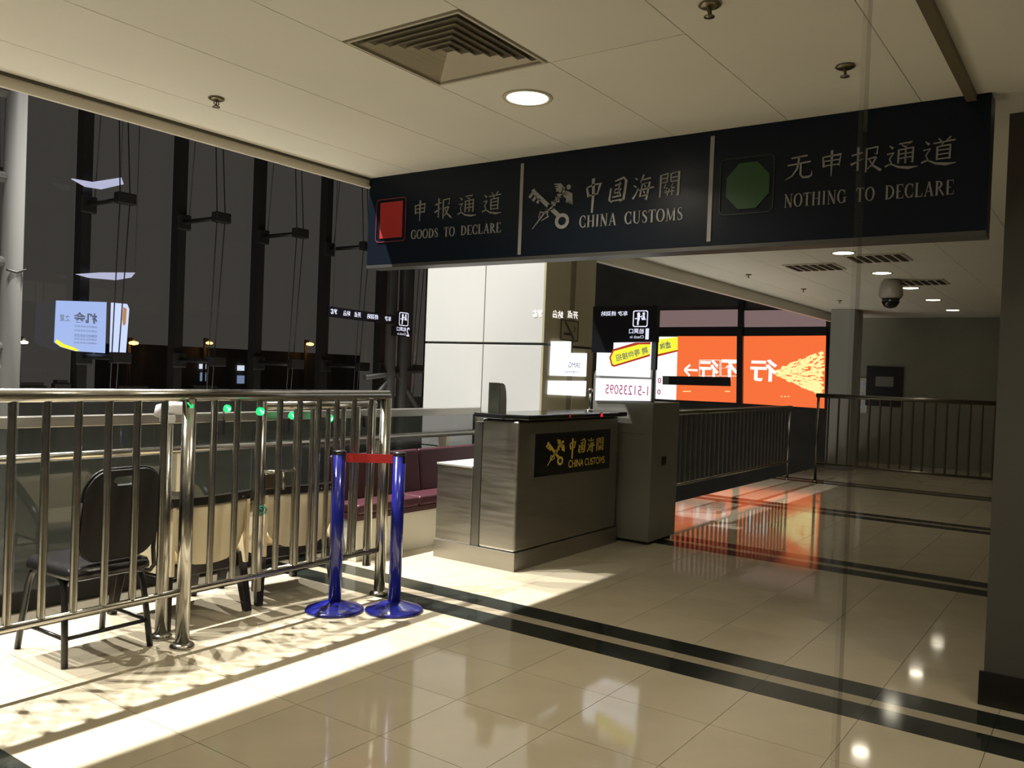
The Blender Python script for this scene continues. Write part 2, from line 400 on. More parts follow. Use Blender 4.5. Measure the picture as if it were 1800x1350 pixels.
# white panelled pier
PX, PY = 6.68, 4.38
mb = MB().box(PX + 0.02, PY + 0.02, 0, 7.60, 5.84, 4.2)
pier = struct('wall_pier', mb, 'gap', 'large square pier clad in white and cream panels')
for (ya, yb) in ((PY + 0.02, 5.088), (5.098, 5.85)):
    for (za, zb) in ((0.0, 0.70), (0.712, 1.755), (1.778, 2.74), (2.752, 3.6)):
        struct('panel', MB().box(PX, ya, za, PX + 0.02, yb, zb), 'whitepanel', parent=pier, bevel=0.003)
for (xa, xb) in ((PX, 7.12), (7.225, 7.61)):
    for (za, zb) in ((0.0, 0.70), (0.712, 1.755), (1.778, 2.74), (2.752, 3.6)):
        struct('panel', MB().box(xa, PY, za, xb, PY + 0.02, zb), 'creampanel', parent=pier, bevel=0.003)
obj('recessed_strip', MB().box(7.122, PY + 0.008, 0, 7.223, PY + 0.02, 3.6), mat('recess_brown', (0.20, 0.17, 0.10), 0.5), pier)

# ------------------------------------------------------------------ glass facade of the atrium
FY = 12.0
mx = [4.79 + 1.507 * k for k in range(-3, 8)]
for k in range(len(mx) - 1):
    o = struct('window_%d' % (k + 1), MB().box(mx[k] + 0.08, FY + 0.10, 0.9, mx[k + 1] - 0.08, FY + 0.115, 9.0), 'pane', 'tall dark pane of the night-time glass wall')
struct('wall_facade_base', MB().box(-1, FY - 0.05, -4.4, 19.1, FY + 0.2, 0.88), 'darkwall', 'dark low wall under the glass wall')
names = {4: 'leftmost', 5: 'second', 6: 'third', 7: 'fourth', 8: 'fifth'}
def mullion(x, label):
    t = thing('facade_mullion', label, 'mullion', (x, FY, 0.88), 'cable-braced posts of the glass wall')
    obj('post', MB().box(x - 0.068, FY - 0.09, 0.881, x + 0.068, FY + 0.099, 9.0), 'mullion', t)
    for z in (1.48, 3.62, 5.75):
        a = obj('arm', MB().tube([(x, FY - 0.09, z), (x, FY - 1.06, z)], 0.034, 8), 'mullion', t)
        obj('clamp', MB().box(x - 0.13, FY - 1.13, z - 0.075, x + 0.13, FY - 1.0, z + 0.075), 'mullion', a, bevel=0.015)
        obj('collar', MB().box(x - 0.12, FY - 0.15, z - 0.12, x + 0.12, FY - 0.085, z + 0.12), 'mullion', a, bevel=0.02)
    for dx in (-0.07, 0.07):
        obj('cable', MB().tube([(x + dx * 0.6, FY - 0.9, 0.9), (x + dx, FY - 1.06, 3.62), (x + dx * 0.5, FY - 0.6, 8.9)], 0.008, 6), 'cable', t)
    obj('cable', MB().tube([(x + 0.09, FY - 0.12, 3.62), (x + 0.05, FY - 0.6, 8.9)], 0.008, 6), 'cable', t)
for k in range(3, 11):
    x = mx[k]
    lab = {4: 'dark window post with cable arms behind the pale blue lit panel', 5: 'dark window post with cable arms, second from the left of the glass wall',  # the pale blue panel is a glass reflection
           6: 'dark window post with cable arms, third from the left of the glass wall', 7: 'dark window post with cable arms, nearest left of the hanging sign',
           3: 'dark window post at the far left edge behind the white pipe frame', 8: 'dark window post with cable arms behind the left end of the sign',
           9: 'dark window post beside the grey pipe truss', 10: 'dark window post hidden by the white pier'}[k]  # the truss is white, its grey stands for shade
    mullion(x, lab)

# white pipe truss at the left edge
t = thing('pipe_truss', 'white painted pipe truss standing at the far left edge', 'truss', (4.02, 9.0, -4.4))
obj('upright', MB().tube([(4.02, 9.0, -4.4), (4.02, 9.0, 7.5)], 0.10, 14), 'pipe', t)
obj('upright', MB().tube([(3.1, 9.0, -4.4), (3.1, 9.0, 7.5)], 0.10, 14), 'pipe', t)
for z in (1.55, 2.39, 3.22, 4.05):
    obj('rung', MB().tube([(3.1, 9.0, z), (4.02, 9.0, z)], 0.055, 10), 'pipe', t)
obj('brace', MB().tube([(3.1, 9.0, 0.55), (4.02, 9.0, 1.45)], 0.035, 8), 'pipe', t)
obj('cable_tie', MB().tube([(3.93, 8.9, 2.31), (4.02, 8.90, 2.29), (4.12, 8.92, 2.33)], 0.012, 6), 'cable', t)
# white truss near the pier, its dimness put into a grey colour
t = thing('pipe_truss', 'grey pipe truss standing in the dark between railing and white pier', 'truss', (11.2, 10.5, -4.4))  # white truss, its grey stands for shade
for x in (11.06, 11.38):
    obj('upright', MB().tube([(x, 10.5, -4.4), (x, 10.5, 7.5)], 0.10, 12), 'pipeshade', t)
for (a, b) in (((10.45, 10.5, 1.30), (11.98, 10.5, 1.47)), ((11.2, 10.5, 1.42), (11.9, 10.5, 0.7)), ((11.2, 10.5, 1.42), (10.5, 10.5, 0.75)), ((10.6, 10.5, 3.7), (12.0, 10.5, 3.75))):
    obj('brace', MB().tube([a, b], 0.05, 8), 'pipeshade', t)
o = obj('pipe_column', MB().tube([(12.2, 11.2, -4.4), (12.2, 11.2, 7.5)], 0.14, 12), 'pipeshade', loc=(12.2, 11.2, -4.4)); tag(o, 'dim grey pipe column close to the left edge of the white pier', 'column')

# ------------------------------------------------------------------ ceiling fittings
def downlight(x, y, label, power, near=False):
    t = thing('downlight', label, 'downlight', (x, y, H), 'row of round recessed ceiling lights')
    r = 0.098
    obj('trim_ring', MB().lathe([(r, -0.0), (r + 0.002, -0.006), (r + 0.020, -0.007), (r + 0.024, -0.001)], (x, y, H), 36), 'ventlight', t)
    obj('diffuser', MB().lathe([(0.0, -0.010), (r * 0.6, -0.009), (r, -0.004)], (x, y, H), 36), 'lamp', t)
    l = bpy.data.lights.new('downlight_lamp', 'AREA'); l.shape = 'DISK'; l.size = 0.17; l.energy = power; l.color = (1.0, 0.90, 0.71); l.spread = math.radians(150)
    lo = bpy.data.objects.new('downlight_lamp', l); col.objects.link(lo); lo.parent = t; lo.location = (0, 0, -0.014)
downlight(3.33, 2.33, 'large bright round ceiling light between the diffuser and the sign', 15)
downlight(1.61, 2.33, 'round ceiling light before the diffuser, above the frame', 6)
downlight(1.9, -0.75, 'round ceiling light on the near side of the glass partition', 12)  # unseen fill light added to brighten the camera side
downlight(3.6, -0.75, 'round ceiling light near the right wall end', 8)  # second unseen fill light added on the camera side
for i, x in enumerate((8.80, 10.52, 12.22, 13.96, 15.85)):
    downlight(x, 2.25, ['round ceiling light nearest behind the sign, first of five in the far row', 'second round ceiling light of the far row, left above the dome camera',
                        'third round ceiling light of the far row, right of the dome camera', 'fourth round ceiling light of the far row', 'last and smallest round ceiling light of the far row'][i], (2.6, 2.0, 1.6, 1.3, 1.2)[i])

def diffuser(x0, y0, x1, y1, label, n=6, name='air_diffuser', group=None):
    t = thing(name, label, 'air vent', ((x0 + x1) / 2, (y0 + y1) / 2, H), group)
    cx, cy = (x0 + x1) / 2, (y0 + y1) / 2; hx, hy = (x1 - x0) / 2, (y1 - y0) / 2
    obj('throat', MB().box(x0, y0, H + 0.09, x1, y1, H + 0.11), 'ventdark', t)
    m = MB()
    for (a, b, c, d) in ((x0, y0, x1, y0 + 0.012), (x0, y1 - 0.012, x1, y1), (x0, y0 + 0.012, x0 + 0.012, y1 - 0.012), (x1 - 0.012, y0 + 0.012, x1, y1 - 0.012)):
        m.box(a, b, H - 0.004, c, d, H + 0.09)
    obj('frame', m, 'ventlight', t)
    for k in range(n):
        f0 = 1.0 - (k + 0.05) / n; f1 = max(0.0, f0 - 0.70 / n)
        zo, zi = H - 0.003, H + 0.030
        m = MB(); th = 0.004
        for q in range(4):
            ang = q * math.pi / 2
            def rr(u, v, z): return (cx + hx * (u * math.cos(ang) - v * math.sin(ang)), cy + hy * (u * math.sin(ang) + v * math.cos(ang)), z)
            m.hexa([rr(f0, -f0, zo), rr(f0, f0, zo), rr(f1, f1, zi), rr(f1, -f1, zi)], [rr(f0, -f0, zo + th), rr(f0, f0, zo + th), rr(f1, f1, zi + th), rr(f1, -f1, zi + th)])
        obj('louver', m, 'ventlight', t)
    return t
diffuser(2.40, 2.0, 2.99, 2.59, 'large square ceiling diffuser with stepped louvers left of the round light', 7)
def smallvent(x, y, label):
    t = thing('ceiling_grille', label, 'air vent', (x, y, H), 'square grilles in the far ceiling')
    obj('frame', MB().box(x - 0.28, y - 0.28, H - 0.012, x + 0.28, y + 0.28, H - 0.0005), 'ventlight', t, bevel=0.004)
    for k in range(6):
        yy = y - 0.22 + 0.088 * k
        obj('slat', MB().box(x - 0.24, yy - 0.026, H - 0.018, x + 0.24, yy + 0.026, H - 0.0125), 'ventdark', t)
smallvent(9.75, 2.80, 'square ceiling grille left of the far row of lights'); smallvent(9.25, 2.02, 'dark square ceiling grille beside the first far light'); smallvent(11.55, 2.0, 'dark square ceiling grille beside the dome camera')

def sprinkler(x, y, label):
    t = thing('sprinkler_head', label, 'sprinkler', (x, y, H), 'ceiling sprinkler heads')
    obj('escutcheon', MB().lathe([(0.0, 0.0), (0.036, -0.001), (0.040, -0.007), (0.030, -0.013), (0.014, -0.016)], (x, y, H), 20), 'brass', t)
    m = MB().tube([(x - 0.011, y, H - 0.014), (x - 0.014, y, H - 0.03), (x, y, H - 0.042)], 0.003, 6); m.tube([(x + 0.011, y, H - 0.014), (x + 0.014, y, H - 0.03), (x, y, H - 0.042)], 0.003, 6)
    m.tube([(x, y, H - 0.012), (x, y, H - 0.040)], 0.0035, 6)
    obj('yoke', m, 'brass', t)
    obj('deflector', MB().lathe([(0.0, -0.042), (0.018, -0.043), (0.019, -0.047), (0.0, -0.048)], (x, y, H), 16), 'brass', t)
sprinkler(2.59, 3.70, 'sprinkler head on the left part of the ceiling'); sprinkler(2.80, 1.20, 'sprinkler head at the top edge of the picture')
sprinkler(3.62, 0.95, 'dim sprinkler head above the green octagon end of the sign')
for i, (x, y) in enumerate(((10.2, 3.72), (12.0, 3.58), (13.8, 3.55))):
    sprinkler(x, y, ['sprinkler head of the far ceiling nearest to the sign', 'middle sprinkler head of the far ceiling', 'farthest sprinkler head above the far railing'][i])
# dome camera
t = thing('dome_camera', 'white dome security camera hanging from the far ceiling', 'camera', (11.2, 2.28, H))
obj('housing', MB().lathe([(0.0, 0.0), (0.09, -0.001), (0.12, -0.05), (0.135, -0.12), (0.14, -0.2), (0.115, -0.235), (0.0, -0.236)], (11.2, 2.28, H), 24), 'domewhite', t)
obj('dome', MB().lathe([(0.105, -0.237), (0.10, -0.29), (0.07, -0.335), (0.03, -0.352), (0.0, -0.356)], (11.2, 2.28, H), 24), 'domedark', t)

# ------------------------------------------------------------------ the hanging sign
SX = 4.245
t = sign = thing('customs_sign', 'long navy customs sign hanging from the ceiling', 'sign', (SX + 0.07, 2.38, H))
obj('panel', MB().box(SX, 0.487, 2.20, SX + 0.14, 4.285, H - 0.001), 'sign', t, bevel=0.003)
obj('bottom_edge', MB().box(SX - 0.002, 0.487, 2.178, SX + 0.142, 4.285, 2.199), 'signedge', t)
P = Pl((SX, 0, 0), (0, -1, 0), (0, 0, 1))            # u = -y, v = z
D0, D1 = 0.0005, 0.006
for yc, za, zb in ((2.985, 2.212, 2.765), (1.77, 2.222, 2.775)):
    o = obj('divider', prism(MB(), P, [(-yc - 0.011, za), (-yc + 0.011, za), (-yc + 0.011, zb), (-yc - 0.011, zb)], D0, D1), 'letter', t)
def rrect(u0, v0, u1, v1, r, n=5):
    pts = []
    for (cx, cy, a0) in ((u1 - r, v1 - r, 0), (u0 + r, v1 - r, 90), (u0 + r, v0 + r, 180), (u1 - r, v0 + r, 270)):
        for k in range(n + 1):
            a = math.radians(a0 + 90 * k / n); pts.append((cx + r * math.cos(a), cy + r * math.sin(a)))
    return pts
def ringpoly(mb, pl, outer, inner, d0, d1):
    n = len(outer)
    for i in range(n):
        j = (i + 1) % n
        prism(mb, pl, [outer[i], outer[j], inner[j], inner[i]], d0, d1)
    return mb
obj('red_square', prism(MB(), P, [(-4.165, 2.378), (-3.958, 2.378), (-3.958, 2.622), (-4.165, 2.622)], D0, D1), 'red', t)['label'] = 'red square plate'
obj('red_outline', ringpoly(MB(), P, rrect(-4.205, 2.350, -3.925, 2.648, 0.03), rrect(-4.199, 2.356, -3.931, 2.642, 0.026), D0, D1), mat('red_outline', (0.16, 0.03, 0.04), 0.5), t)
oc = [(-1.571 + 0.122 * math.cos(math.radians(22.5 + 45 * k)), 2.497 + 0.128 * math.sin(math.radians(22.5 + 45 * k))) for k in range(8)]
obj('green_octagon', prism(MB(), P, oc, D0, D1), 'green', t)['label'] = 'green octagon plate'
obj('green_outline', ringpoly(MB(), P, rrect(-1.72, 2.352, -1.434, 2.645, 0.03), rrect(-1.715, 2.357, -1.439, 2.640, 0.026), D0, D1), mat('green_outline', (0.02, 0.035, 0.028), 0.5), t)

# ---- brush characters and serif capitals, drawn as strokes
A = 0.085
KAI = {
 '申': [([(.20, .78), (.24, .36)], [.06, .09]), ([(.20, .76), (.80, .82), (.75, .38)], [.05, .09, .07]), ([(.24, .59), (.76, .62)], .05), ([(.25, .41), (.75, .44)], .05), ([(.50, 1.0), (.50, .5), (.50, -.02)], [.10, .08, .03])],
 '报': [([(.04, .70), (.40, .78)], [.06, .05]), ([(.25, 1.0), (.25, .08), (.14, .14)], [.09, .08, .01]), ([(.02, .34), (.42, .54)], [.09, .02]), ([(.52, .92), (.52, .0)], [.08, .06]), ([(.52, .90), (.88, .94), (.85, .66), (.76, .70)], [.05, .07, .07, .01]),
        ([(.56, .50), (.84, .56)], [.05, .06]), ([(.84, .56), (.72, .28), (.48, .04)], [.08, .06, .01]), ([(.60, .50), (.74, .24), (1.0, .02)], [.03, .07, .11])],
 '通': [([(.12, .92), (.24, .80)], [.03, .10]), ([(.06, .60), (.26, .64), (.14, .40), (.22, .20)], [.05, .07, .05, .05]), ([(.0, .14), (.18, .22), (.42, .08), (.72, .02), (1.02, .04)], [.07, .05, .08, .11, .02]), ([(.42, .95), (.82, .98), (.60, .83)], [.05, .07, .02]), ([(.50, .90), (.66, .80)], [.03, .07]),
        ([(.42, .74), (.41, .22)], [.07, .06]), ([(.42, .72), (.86, .77), (.85, .20), (.77, .26)], [.05, .08, .07, .01]), ([(.44, .56), (.84, .59)], .045), ([(.44, .40), (.84, .43)], .045), ([(.63, .74), (.63, .20)], .06)],
 '道': [([(.10, .92), (.22, .80)], [.03, .10]), ([(.05, .60), (.25, .64), (.13, .40), (.21, .20)], [.05, .07, .05, .05]), ([(.0, .14), (.18, .22), (.42, .08), (.72, .02), (1.02, .04)], [.07, .05, .08, .11, .02]), ([(.48, 1.0), (.57, .88)], [.03, .08]), ([(.84, 1.02), (.72, .88)], [.07, .02]),
        ([(.34, .82), (.98, .88)], [.05, .06]), ([(.66, .86), (.58, .72)], [.05, .03]), ([(.46, .70), (.46, .20)], .07), ([(.46, .68), (.84, .72), (.83, .20)], [.05, .08, .07]), ([(.48, .55), (.82, .57)], .045), ([(.48, .39), (.82, .41)], .045), ([(.48, .23), (.82, .24)], .045)],
 '无': [([(.22, .86), (.78, .92)], [.05, .07]), ([(.10, .58), (.90, .66)], [.05, .07]), ([(.50, .90), (.44, .42), (.26, .14), (.02, .0)], [.09, .08, .05, .01]), ([(.56, .62), (.56, .16), (.64, .05), (.84, .05), (.94, .10), (.95, .28)], [.08, .08, .08, .09, .07, .01])],
 '中': [([(.16, .72), (.26, .34)], [.10, .13]), ([(.16, .74), (.56, .84), (.84, .86), (.70, .40)], [.06, .08, .15, .06]), ([(.26, .38), (.70, .44)], .06), ([(.48, 1.10), (.50, .5), (.46, -.35)], [.16, .14, .10])],
 '國': [([(.16, .60), (.10, .10), (.22, .0)], [.08, .11, .05]), ([(.34, .88), (.78, 1.0), (.90, .86), (.80, .10), (.60, .02)], [.04, .10, .13, .12, .03]), ([(.36, .70), (.66, .76)], .07), ([(.38, .54), (.34, .38), (.54, .42), (.52, .56), (.38, .54)], .06), ([(.60, .84), (.54, .50), (.66, .22)], [.06, .08, .05]),
        ([(.66, .56), (.46, .28)], [.05, .03]), ([(.24, .22), (.60, .26)], .07), ([(.16, .06), (.78, .10)], [.05, .08])],
 '海': [([(.10, .92), (.22, .84)], [.03, .10]), ([(.04, .62), (.18, .54)], [.03, .10]), ([(.02, .06), (.16, .24), (.28, .52)], [.10, .07, .02]), ([(.52, 1.02), (.36, .70)], [.09, .03]), ([(.44, .82), (.84, .86)], [.04, .07]), ([(.46, .66), (.36, .14), (.74, .20)], [.06, .09, .06]), ([(.46, .64), (.80, .70), (.66, -.02), (.54, .06)], [.05, .10, .10, .02]),
        ([(.28, .40), (1.0, .48)], [.05, .08]), ([(.56, .60), (.62, .50)], .07), ([(.52, .36), (.58, .26)], .07)],
 '關': [([(.10, .92), (.08, .02)], [.09, .06]), ([(.10, .90), (.42, .96), (.38, .62), (.12, .60)], [.05, .09, .06, .04]), ([(.12, .76), (.40, .78)], .05), ([(.56, .94), (.56, .62)], .06), ([(.56, .94), (.92, 1.0), (.90, .04), (.78, .10)], [.05, .11, .11, .02]), ([(.56, .78), (.88, .80)], .05), ([(.56, .62), (.88, .64)], .05),
        ([(.34, .54), (.26, .40), (.42, .36)], .05), ([(.66, .54), (.58, .40), (.74, .36)], .05), ([(.36, .30), (.36, .14)], .05), ([(.50, .34), (.40, .04)], [.07, .03]), ([(.62, .34), (.62, .08)], .06), ([(.28, .22), (.74, .24)], .045)],
}
def kai(chs, pl, u0, v0, cw, ch, adv, m, parent, bold=1.0, d0=D0, d1=D1, rise=0.0):
    for i, c in enumerate(chs):
        mb = MB()
        for pts, ws in KAI[c]:
            if not isinstance(ws, list): ws = [ws] * len(pts)
            brush(mb, pl, pts, [q * bold * 1.9 for q in ws], d0, d1, cw, ch, u0 + i * adv, v0 + i * rise)
        obj('character', mb, m, parent)
TH, TN = 0.20, 0.075
def arc(cx, cy, rx, ry, a0, a1, n=14): 
    return [(cx + rx * math.cos(math.radians(a0 + (a1 - a0) * k / n)), cy + ry * math.sin(math.radians(a0 + (a1 - a0) * k / n))) for k in range(n + 1)]
def arcw(a0, a1, n=14): return [TN + (TH - TN) * abs(math.cos(math.radians(a0 + (a1 - a0) * k / n))) ** 1.3 for k in range(n + 1)]
def V(x, y0=0., y1=1., w=TH): return ([(x, y0), (x, y1)], [w, w])
def S_(x, y, l=.16): return ([(x - l, y), (x + l, y)], [.05, .05])
SER = {
 'C': (.78, [(arc(.42, .5, .34, .48, 42, 318), arcw(42, 318)), ([(.70, .62), (.70, .96)], [.03, .07]), ([(.70, .04), (.70, .34)], [.06, .03])]),
 'G': (.86, [(arc(.42, .5, .34, .48, 42, 330), arcw(42, 330)), ([(.70, .62), (.70, .96)], [.03, .07]), V(.72, .04, .42, .16), S_(.72, .42)]),
 'O': (.88, [(arc(.44, .5, .36, .48, 0, 360, 24), arcw(0, 360, 24))]),
 'D': (.86, [V(.18), (arc(.20, .5, .56, .48, 90, -90), arcw(90, -90)), S_(.18, .02, .14), S_(.18, .98, .14)]),
 'S': (.62, [([(.52, .72), (.50, .90), (.30, .98), (.12, .84), (.16, .64), (.38, .50), (.52, .34), (.50, .12), (.30, .02), (.10, .12), (.08, .30)], [.03, .07, .07, .13, .18, .20, .18, .13, .07, .07, .03])]),
 'T': (.74, [V(.37), ([(.02, .97), (.72, .97)], [.08, .08]), ([(.03, .97), (.02, .78)], [.08, .02]), ([(.71, .97), (.72, .78)], [.08, .02]), S_(.37, .02)]),
 'E': (.72, [V(.18), ([(.08, .97), (.62, .97)], .07), ([(.18, .5), (.46, .5)], .06), ([(.08, .03), (.66, .03)], .07), ([(.62, .97), (.63, .76)], [.07, .02]), ([(.66, .03), (.68, .26)], [.07, .02])]),
 'L': (.70, [V(.18), S_(.18, .98, .14), ([(.06, .03), (.64, .03)], .07), ([(.64, .03), (.67, .28)], [.08, .02])]),
 'A': (.84, [([(.42, 1.0), (.12, .0)], [.07, .08]), ([(.42, 1.0), (.72, .0)], [.20, .20]), ([(.22, .34), (.60, .34)], .06), S_(.12, .02, .12), S_(.72, .02, .14)]),
 'R': (.82, [V(.18), (arc(.22, .74, .34, .23, 90, -90, 8), arcw(90, -90, 8)), ([(.36, .50), (.74, .0)], [.12, .20]), S_(.18, .02, .14), S_(.14, .98, .12), S_(.76, .02, .08)]),
 'H': (.92, [V(.18), V(.74), ([(.18, .5), (.74, .5)], .06), S_(.18, .02, .14), S_(.18, .98, .14), S_(.74, .02, .14), S_(.74, .98, .14)]),
 'I': (.40, [V(.20), S_(.20, .02, .14), S_(.20, .98, .14)]),
 'N': (.90, [V(.16, 0, 1, .07), V(.74, 0, 1, .07), ([(.14, 1.0), (.74, .0)], [.20, .20]), S_(.16, .02, .12), S_(.12, .98, .10), S_(.74, .98, .12)]),
 'U': (.88, [V(.18, .3, 1), V(.72, .3, 1, .07), (arc(.45, .32, .27, .30, 180, 360, 10), [.2, .18, .15, .11, .08, .07, .07, .07, .07, .07, .07]), S_(.18, .98, .14), S_(.72, .98, .12)]),
 'M': (1.06, [V(.16, 0, 1, .07), V(.88, 0, 1), ([(.16, 1.0), (.52, .05)], [.20, .14]), ([(.88, 1.0), (.52, .05)], [.07, .07]), S_(.16, .02, .12), S_(.88, .02, .14), S_(.14, .98, .10), S_(.90, .98, .12)]),
}
def serif(word, pl, u0, u1, v0, v1, m, parent, d0=D0, d1=D1, bold=1.0, space=0.75):
    tot = sum(space if c == ' ' else SER[c][0] for c in word) + 0.10 * len(word)
    sx = (u1 - u0) / tot; x = 0
    for c in word:
        if c == ' ': x += space + 0.10; continue
        mb = MB()
        for pts, ws in SER[c][1]:
            if not isinstance(ws, list): ws = [ws] * len(pts)
            brush(mb, pl, pts, [q * bold for q in ws], d0, d1, sx, v1 - v0, u0 + x * sx, v0)
        obj('letter', mb, m, parent); x += SER[c][0] + 0.10
def emblem(pl, u0, v0, sx, sy, m, parent, d0=D0, d1=D1):
    """crossed key and winged staff"""
    def B(mb, pts, ws): 
        if not isinstance(ws, list): ws = [ws] * len(pts)
        return brush(mb, pl, pts, ws, d0, d1, sx, sy, u0, v0)
    mb = B(MB(), [(.03, .88), (.68, .28)], [.095, .095])
    for (a, b) in (((.02, .86), (-.07, .75)), ((.11, .78), (.02, .67)), ((.20, .70), (.13, .61))): B(mb, [a, b], [.055, .065])
    B(mb, [(-.01, .90), (.07, .92)], [.05, .05])
    B(mb, arc(.77, .15, .135, .135, 0, 360, 20), .075)
    obj('emblem_key', mb, m, parent)
    mb = B(MB(), [(.03, .02), (.30, .34), (.80, .84)], [.01, .035, .06])
    B(mb, [(.26, .20), (.42, .28), (.36, .42), (.54, .44), (.50, .60), (.68, .60), (.64, .76), (.76, .78)], [.01, .035, .04, .04, .04, .04, .035, .03])
    B(mb, [(.18, .26), (.22, .40), (.40, .36), (.42, .54), (.58, .52), (.60, .70), (.72, .68)], [.01, .03, .035, .04, .04, .035, .02])
    B(mb, arc(.90, .90, .03, .03, 0, 360, 8), .05)
    for k in range(4):                                        # the two wings, four feathers each
        B(mb, [(.80 - .02 * k, .86 - .02 * k), (.70 - .02 * k, .98 - .04 * k), (.54 + .02 * k, 1.0 - .055 * k)], [.05, .045, .015])
        B(mb, [(.84 - .02 * k, .80 - .02 * k), (.97 - .03 * k, .74 - .03 * k), (1.0 - .05 * k, .50 + .02 * k)], [.05, .045, .015])
    obj('emblem_staff', mb, m, parent)
kai('申报通道', P, -3.875, 2.475, 0.145, 0.135, 0.198, 'letter', t, 0.40)
serif('GOODS TO DECLARE', P, -3.875, -3.125, 2.357, 2.418, 'letter', t, bold=0.72)
emblem(P, -2.905, 2.355, 0.285, 0.262, 'letter', t)
kai('中國海關', P, -2.545, 2.475, 0.13, 0.135, 0.158, 'letter', t, 0.48)
serif('CHINA CUSTOMS', P, -2.566, -1.915, 2.346, 2.416, 'letter', t, bold=0.8)
kai('无申报通道', P, -1.383, 2.505, 0.140, 0.122, 0.156, 'letter', t, 0.46)
serif('NOTHING TO DECLARE', P, -1.380, -0.614, 2.368, 2.434, 'letter', t, bold=0.72)

# ------------------------------------------------------------------ the near railing
RY = 3.9
def railing(name, label, x0, x1, y, zt, zb, xs_post, xs_bar, met='steel', rtop=0.032, rb=0.017, rbar=0.018, rpost=0.036, along='x', other=None, n=12):
    def pt(a, z): return (a, y, z) if along == 'x' else (y, a, z)
    t = thing(name, label, 'railing', pt((x0 + x1) / 2, 0))
    obj('top_rail', MB().tube([pt(x0, zt - rtop), pt(x1, zt - rtop)], rtop, 16), met, t)
    obj('bottom_rail', MB().tube([pt(x0, zb), pt(x1, zb)], rb, n), met, t)
    for a in xs_post:
        p = obj('post', MB().tube([pt(a, 0.0), pt(a, zt - 1.6 * rtop)], rpost, 16), met, t)
        c = pt(a, 0)
        obj('foot_flange', MB().lathe([(rpost * 1.75, 0.0), (rpost * 1.75, 0.010), (rpost * 1.5, 0.022), (rpost * 1.08, 0.028)], c, 20), met, p)
    for a in xs_bar:
        obj('bar', MB().tube([pt(a, zb + rb * 0.8), pt(a, zt - 1.5 * rtop)], rbar, n, False), met, t)
    return t
bars = [1.18 + 0.1455 * k for k in range(0, 20)]
xb = [a for a in bars if abs(a - 2.62) > 0.075 and abs(a - 4.08) > 0.07 and a < 4.05]
railing('steel_railing', 'polished steel railing with upright bars in front of the chairs', 1.0, 4.10, RY, 1.345, 0.295, [1.15, 2.63, 4.085], xb)
# gate leaf just behind it
t = thing('steel_gate', 'steel bar gate with bolt and padlock just behind the railing', 'gate', (3.72, 4.02, 0.17))
GY = 4.02
obj('top_rail', MB().tube([(3.185, GY, 1.245), (4.11, GY, 1.245)], 0.024, 14), 'steel', t)
obj('bottom_rail', MB().tube([(3.185, GY, 0.27), (4.11, GY, 0.27)], 0.016, 10), 'steel', t)
for x in (3.185, 4.08): obj('stile', MB().tube([(x, GY, 0.17), (x, GY, 1.27)], 0.028, 14), 'steel', t)
for k in range(1, 7): obj('bar', MB().tube([(3.185 + 0.128 * k, GY, 0.28), (3.185 + 0.128 * k, GY, 1.23)], 0.016, 10, False), 'steel', t)
b = obj('bolt', MB().tube([(3.185, GY - 0.03, 0.865), (3.43, GY - 0.03, 0.855)], 0.008, 8), 'steel', t)
obj('bolt_plate', MB().box(3.205, GY - 0.028, 0.76, 3.285, GY - 0.016, 0.85), 'brass', b, bevel=0.004)
obj('bolt_handle', MB().tube([(3.325, GY - 0.035, 0.855), (3.325, GY - 0.04, 0.75)], 0.011, 8), 'brass', b)
ball = MB()
for k in range(60):
    a = Vector((random.gauss(0, 1), random.gauss(0, 1), random.gauss(0, 1))).normalized(); c = Vector((3.165, GY - 0.05, 0.645)); a2 = Vector((random.gauss(0, 1), random.gauss(0, 1), random.gauss(0, 1))).normalized()
    ball.tube([c + a * 0.026, c + (a + a2).normalized() * 0.032, c + a2 * 0.026], 0.0014, 4, False)
o = obj('string_tuft', ball, mat('green_string', (0.02, 0.16, 0.09), 0.7), loc=(3.165, GY - 0.05, 0.62)); tag(o, 'small tuft of green string tied to the gate stile', 'string')
t = thing('gate_post', 'steel gate post with white wrapped top close behind the railing post', 'post', (2.645, 4.115, 0))
obj('post', MB().tube([(2.645, 4.115, 0), (2.645, 4.115, 1.19)], 0.032, 16), 'steel', t)
obj('foot_flange', MB().lathe([(0.058, 0.0), (0.058, 0.012), (0.045, 0.024), (0.034, 0.028)], (2.645, 4.115, 0), 20), 'steel', t)
obj('wrapped_cap', MB().tube([(2.585, 4.115, 1.19), (2.60, 4.115, 1.225), (2.66, 4.115, 1.236), (2.76, 4.115, 1.230)], [0.022, 0.033, 0.036, 0.034], 14), 'plastic', t)
obj('wrap_band', MB().lathe([(0.034, 0.0), (0.042, 0.015), (0.040, 0.035), (0.034, 0.045)], (2.645, 4.115, 1.155), 14), 'plastic', t)
# far railings
railing('steel_railing', 'far steel railing running away behind the grey kiosk', 8.75, 13.1, 4.02, 1.14, 0.28, [8.79, 13.05], [8.80 + 0.145 * k for k in range(29)], 'steelshade', rpost=0.018, rbar=0.016, n=6)
railing('steel_railing', 'far steel railing crossing the hall at the right', 1.15, 3.66, 13.15, 1.345, 0.29, [3.63, 1.2], [1.30 + 0.145 * k for k in range(16)], 'steelshade', rpost=0.02, rbar=0.014, along='y', n=6)

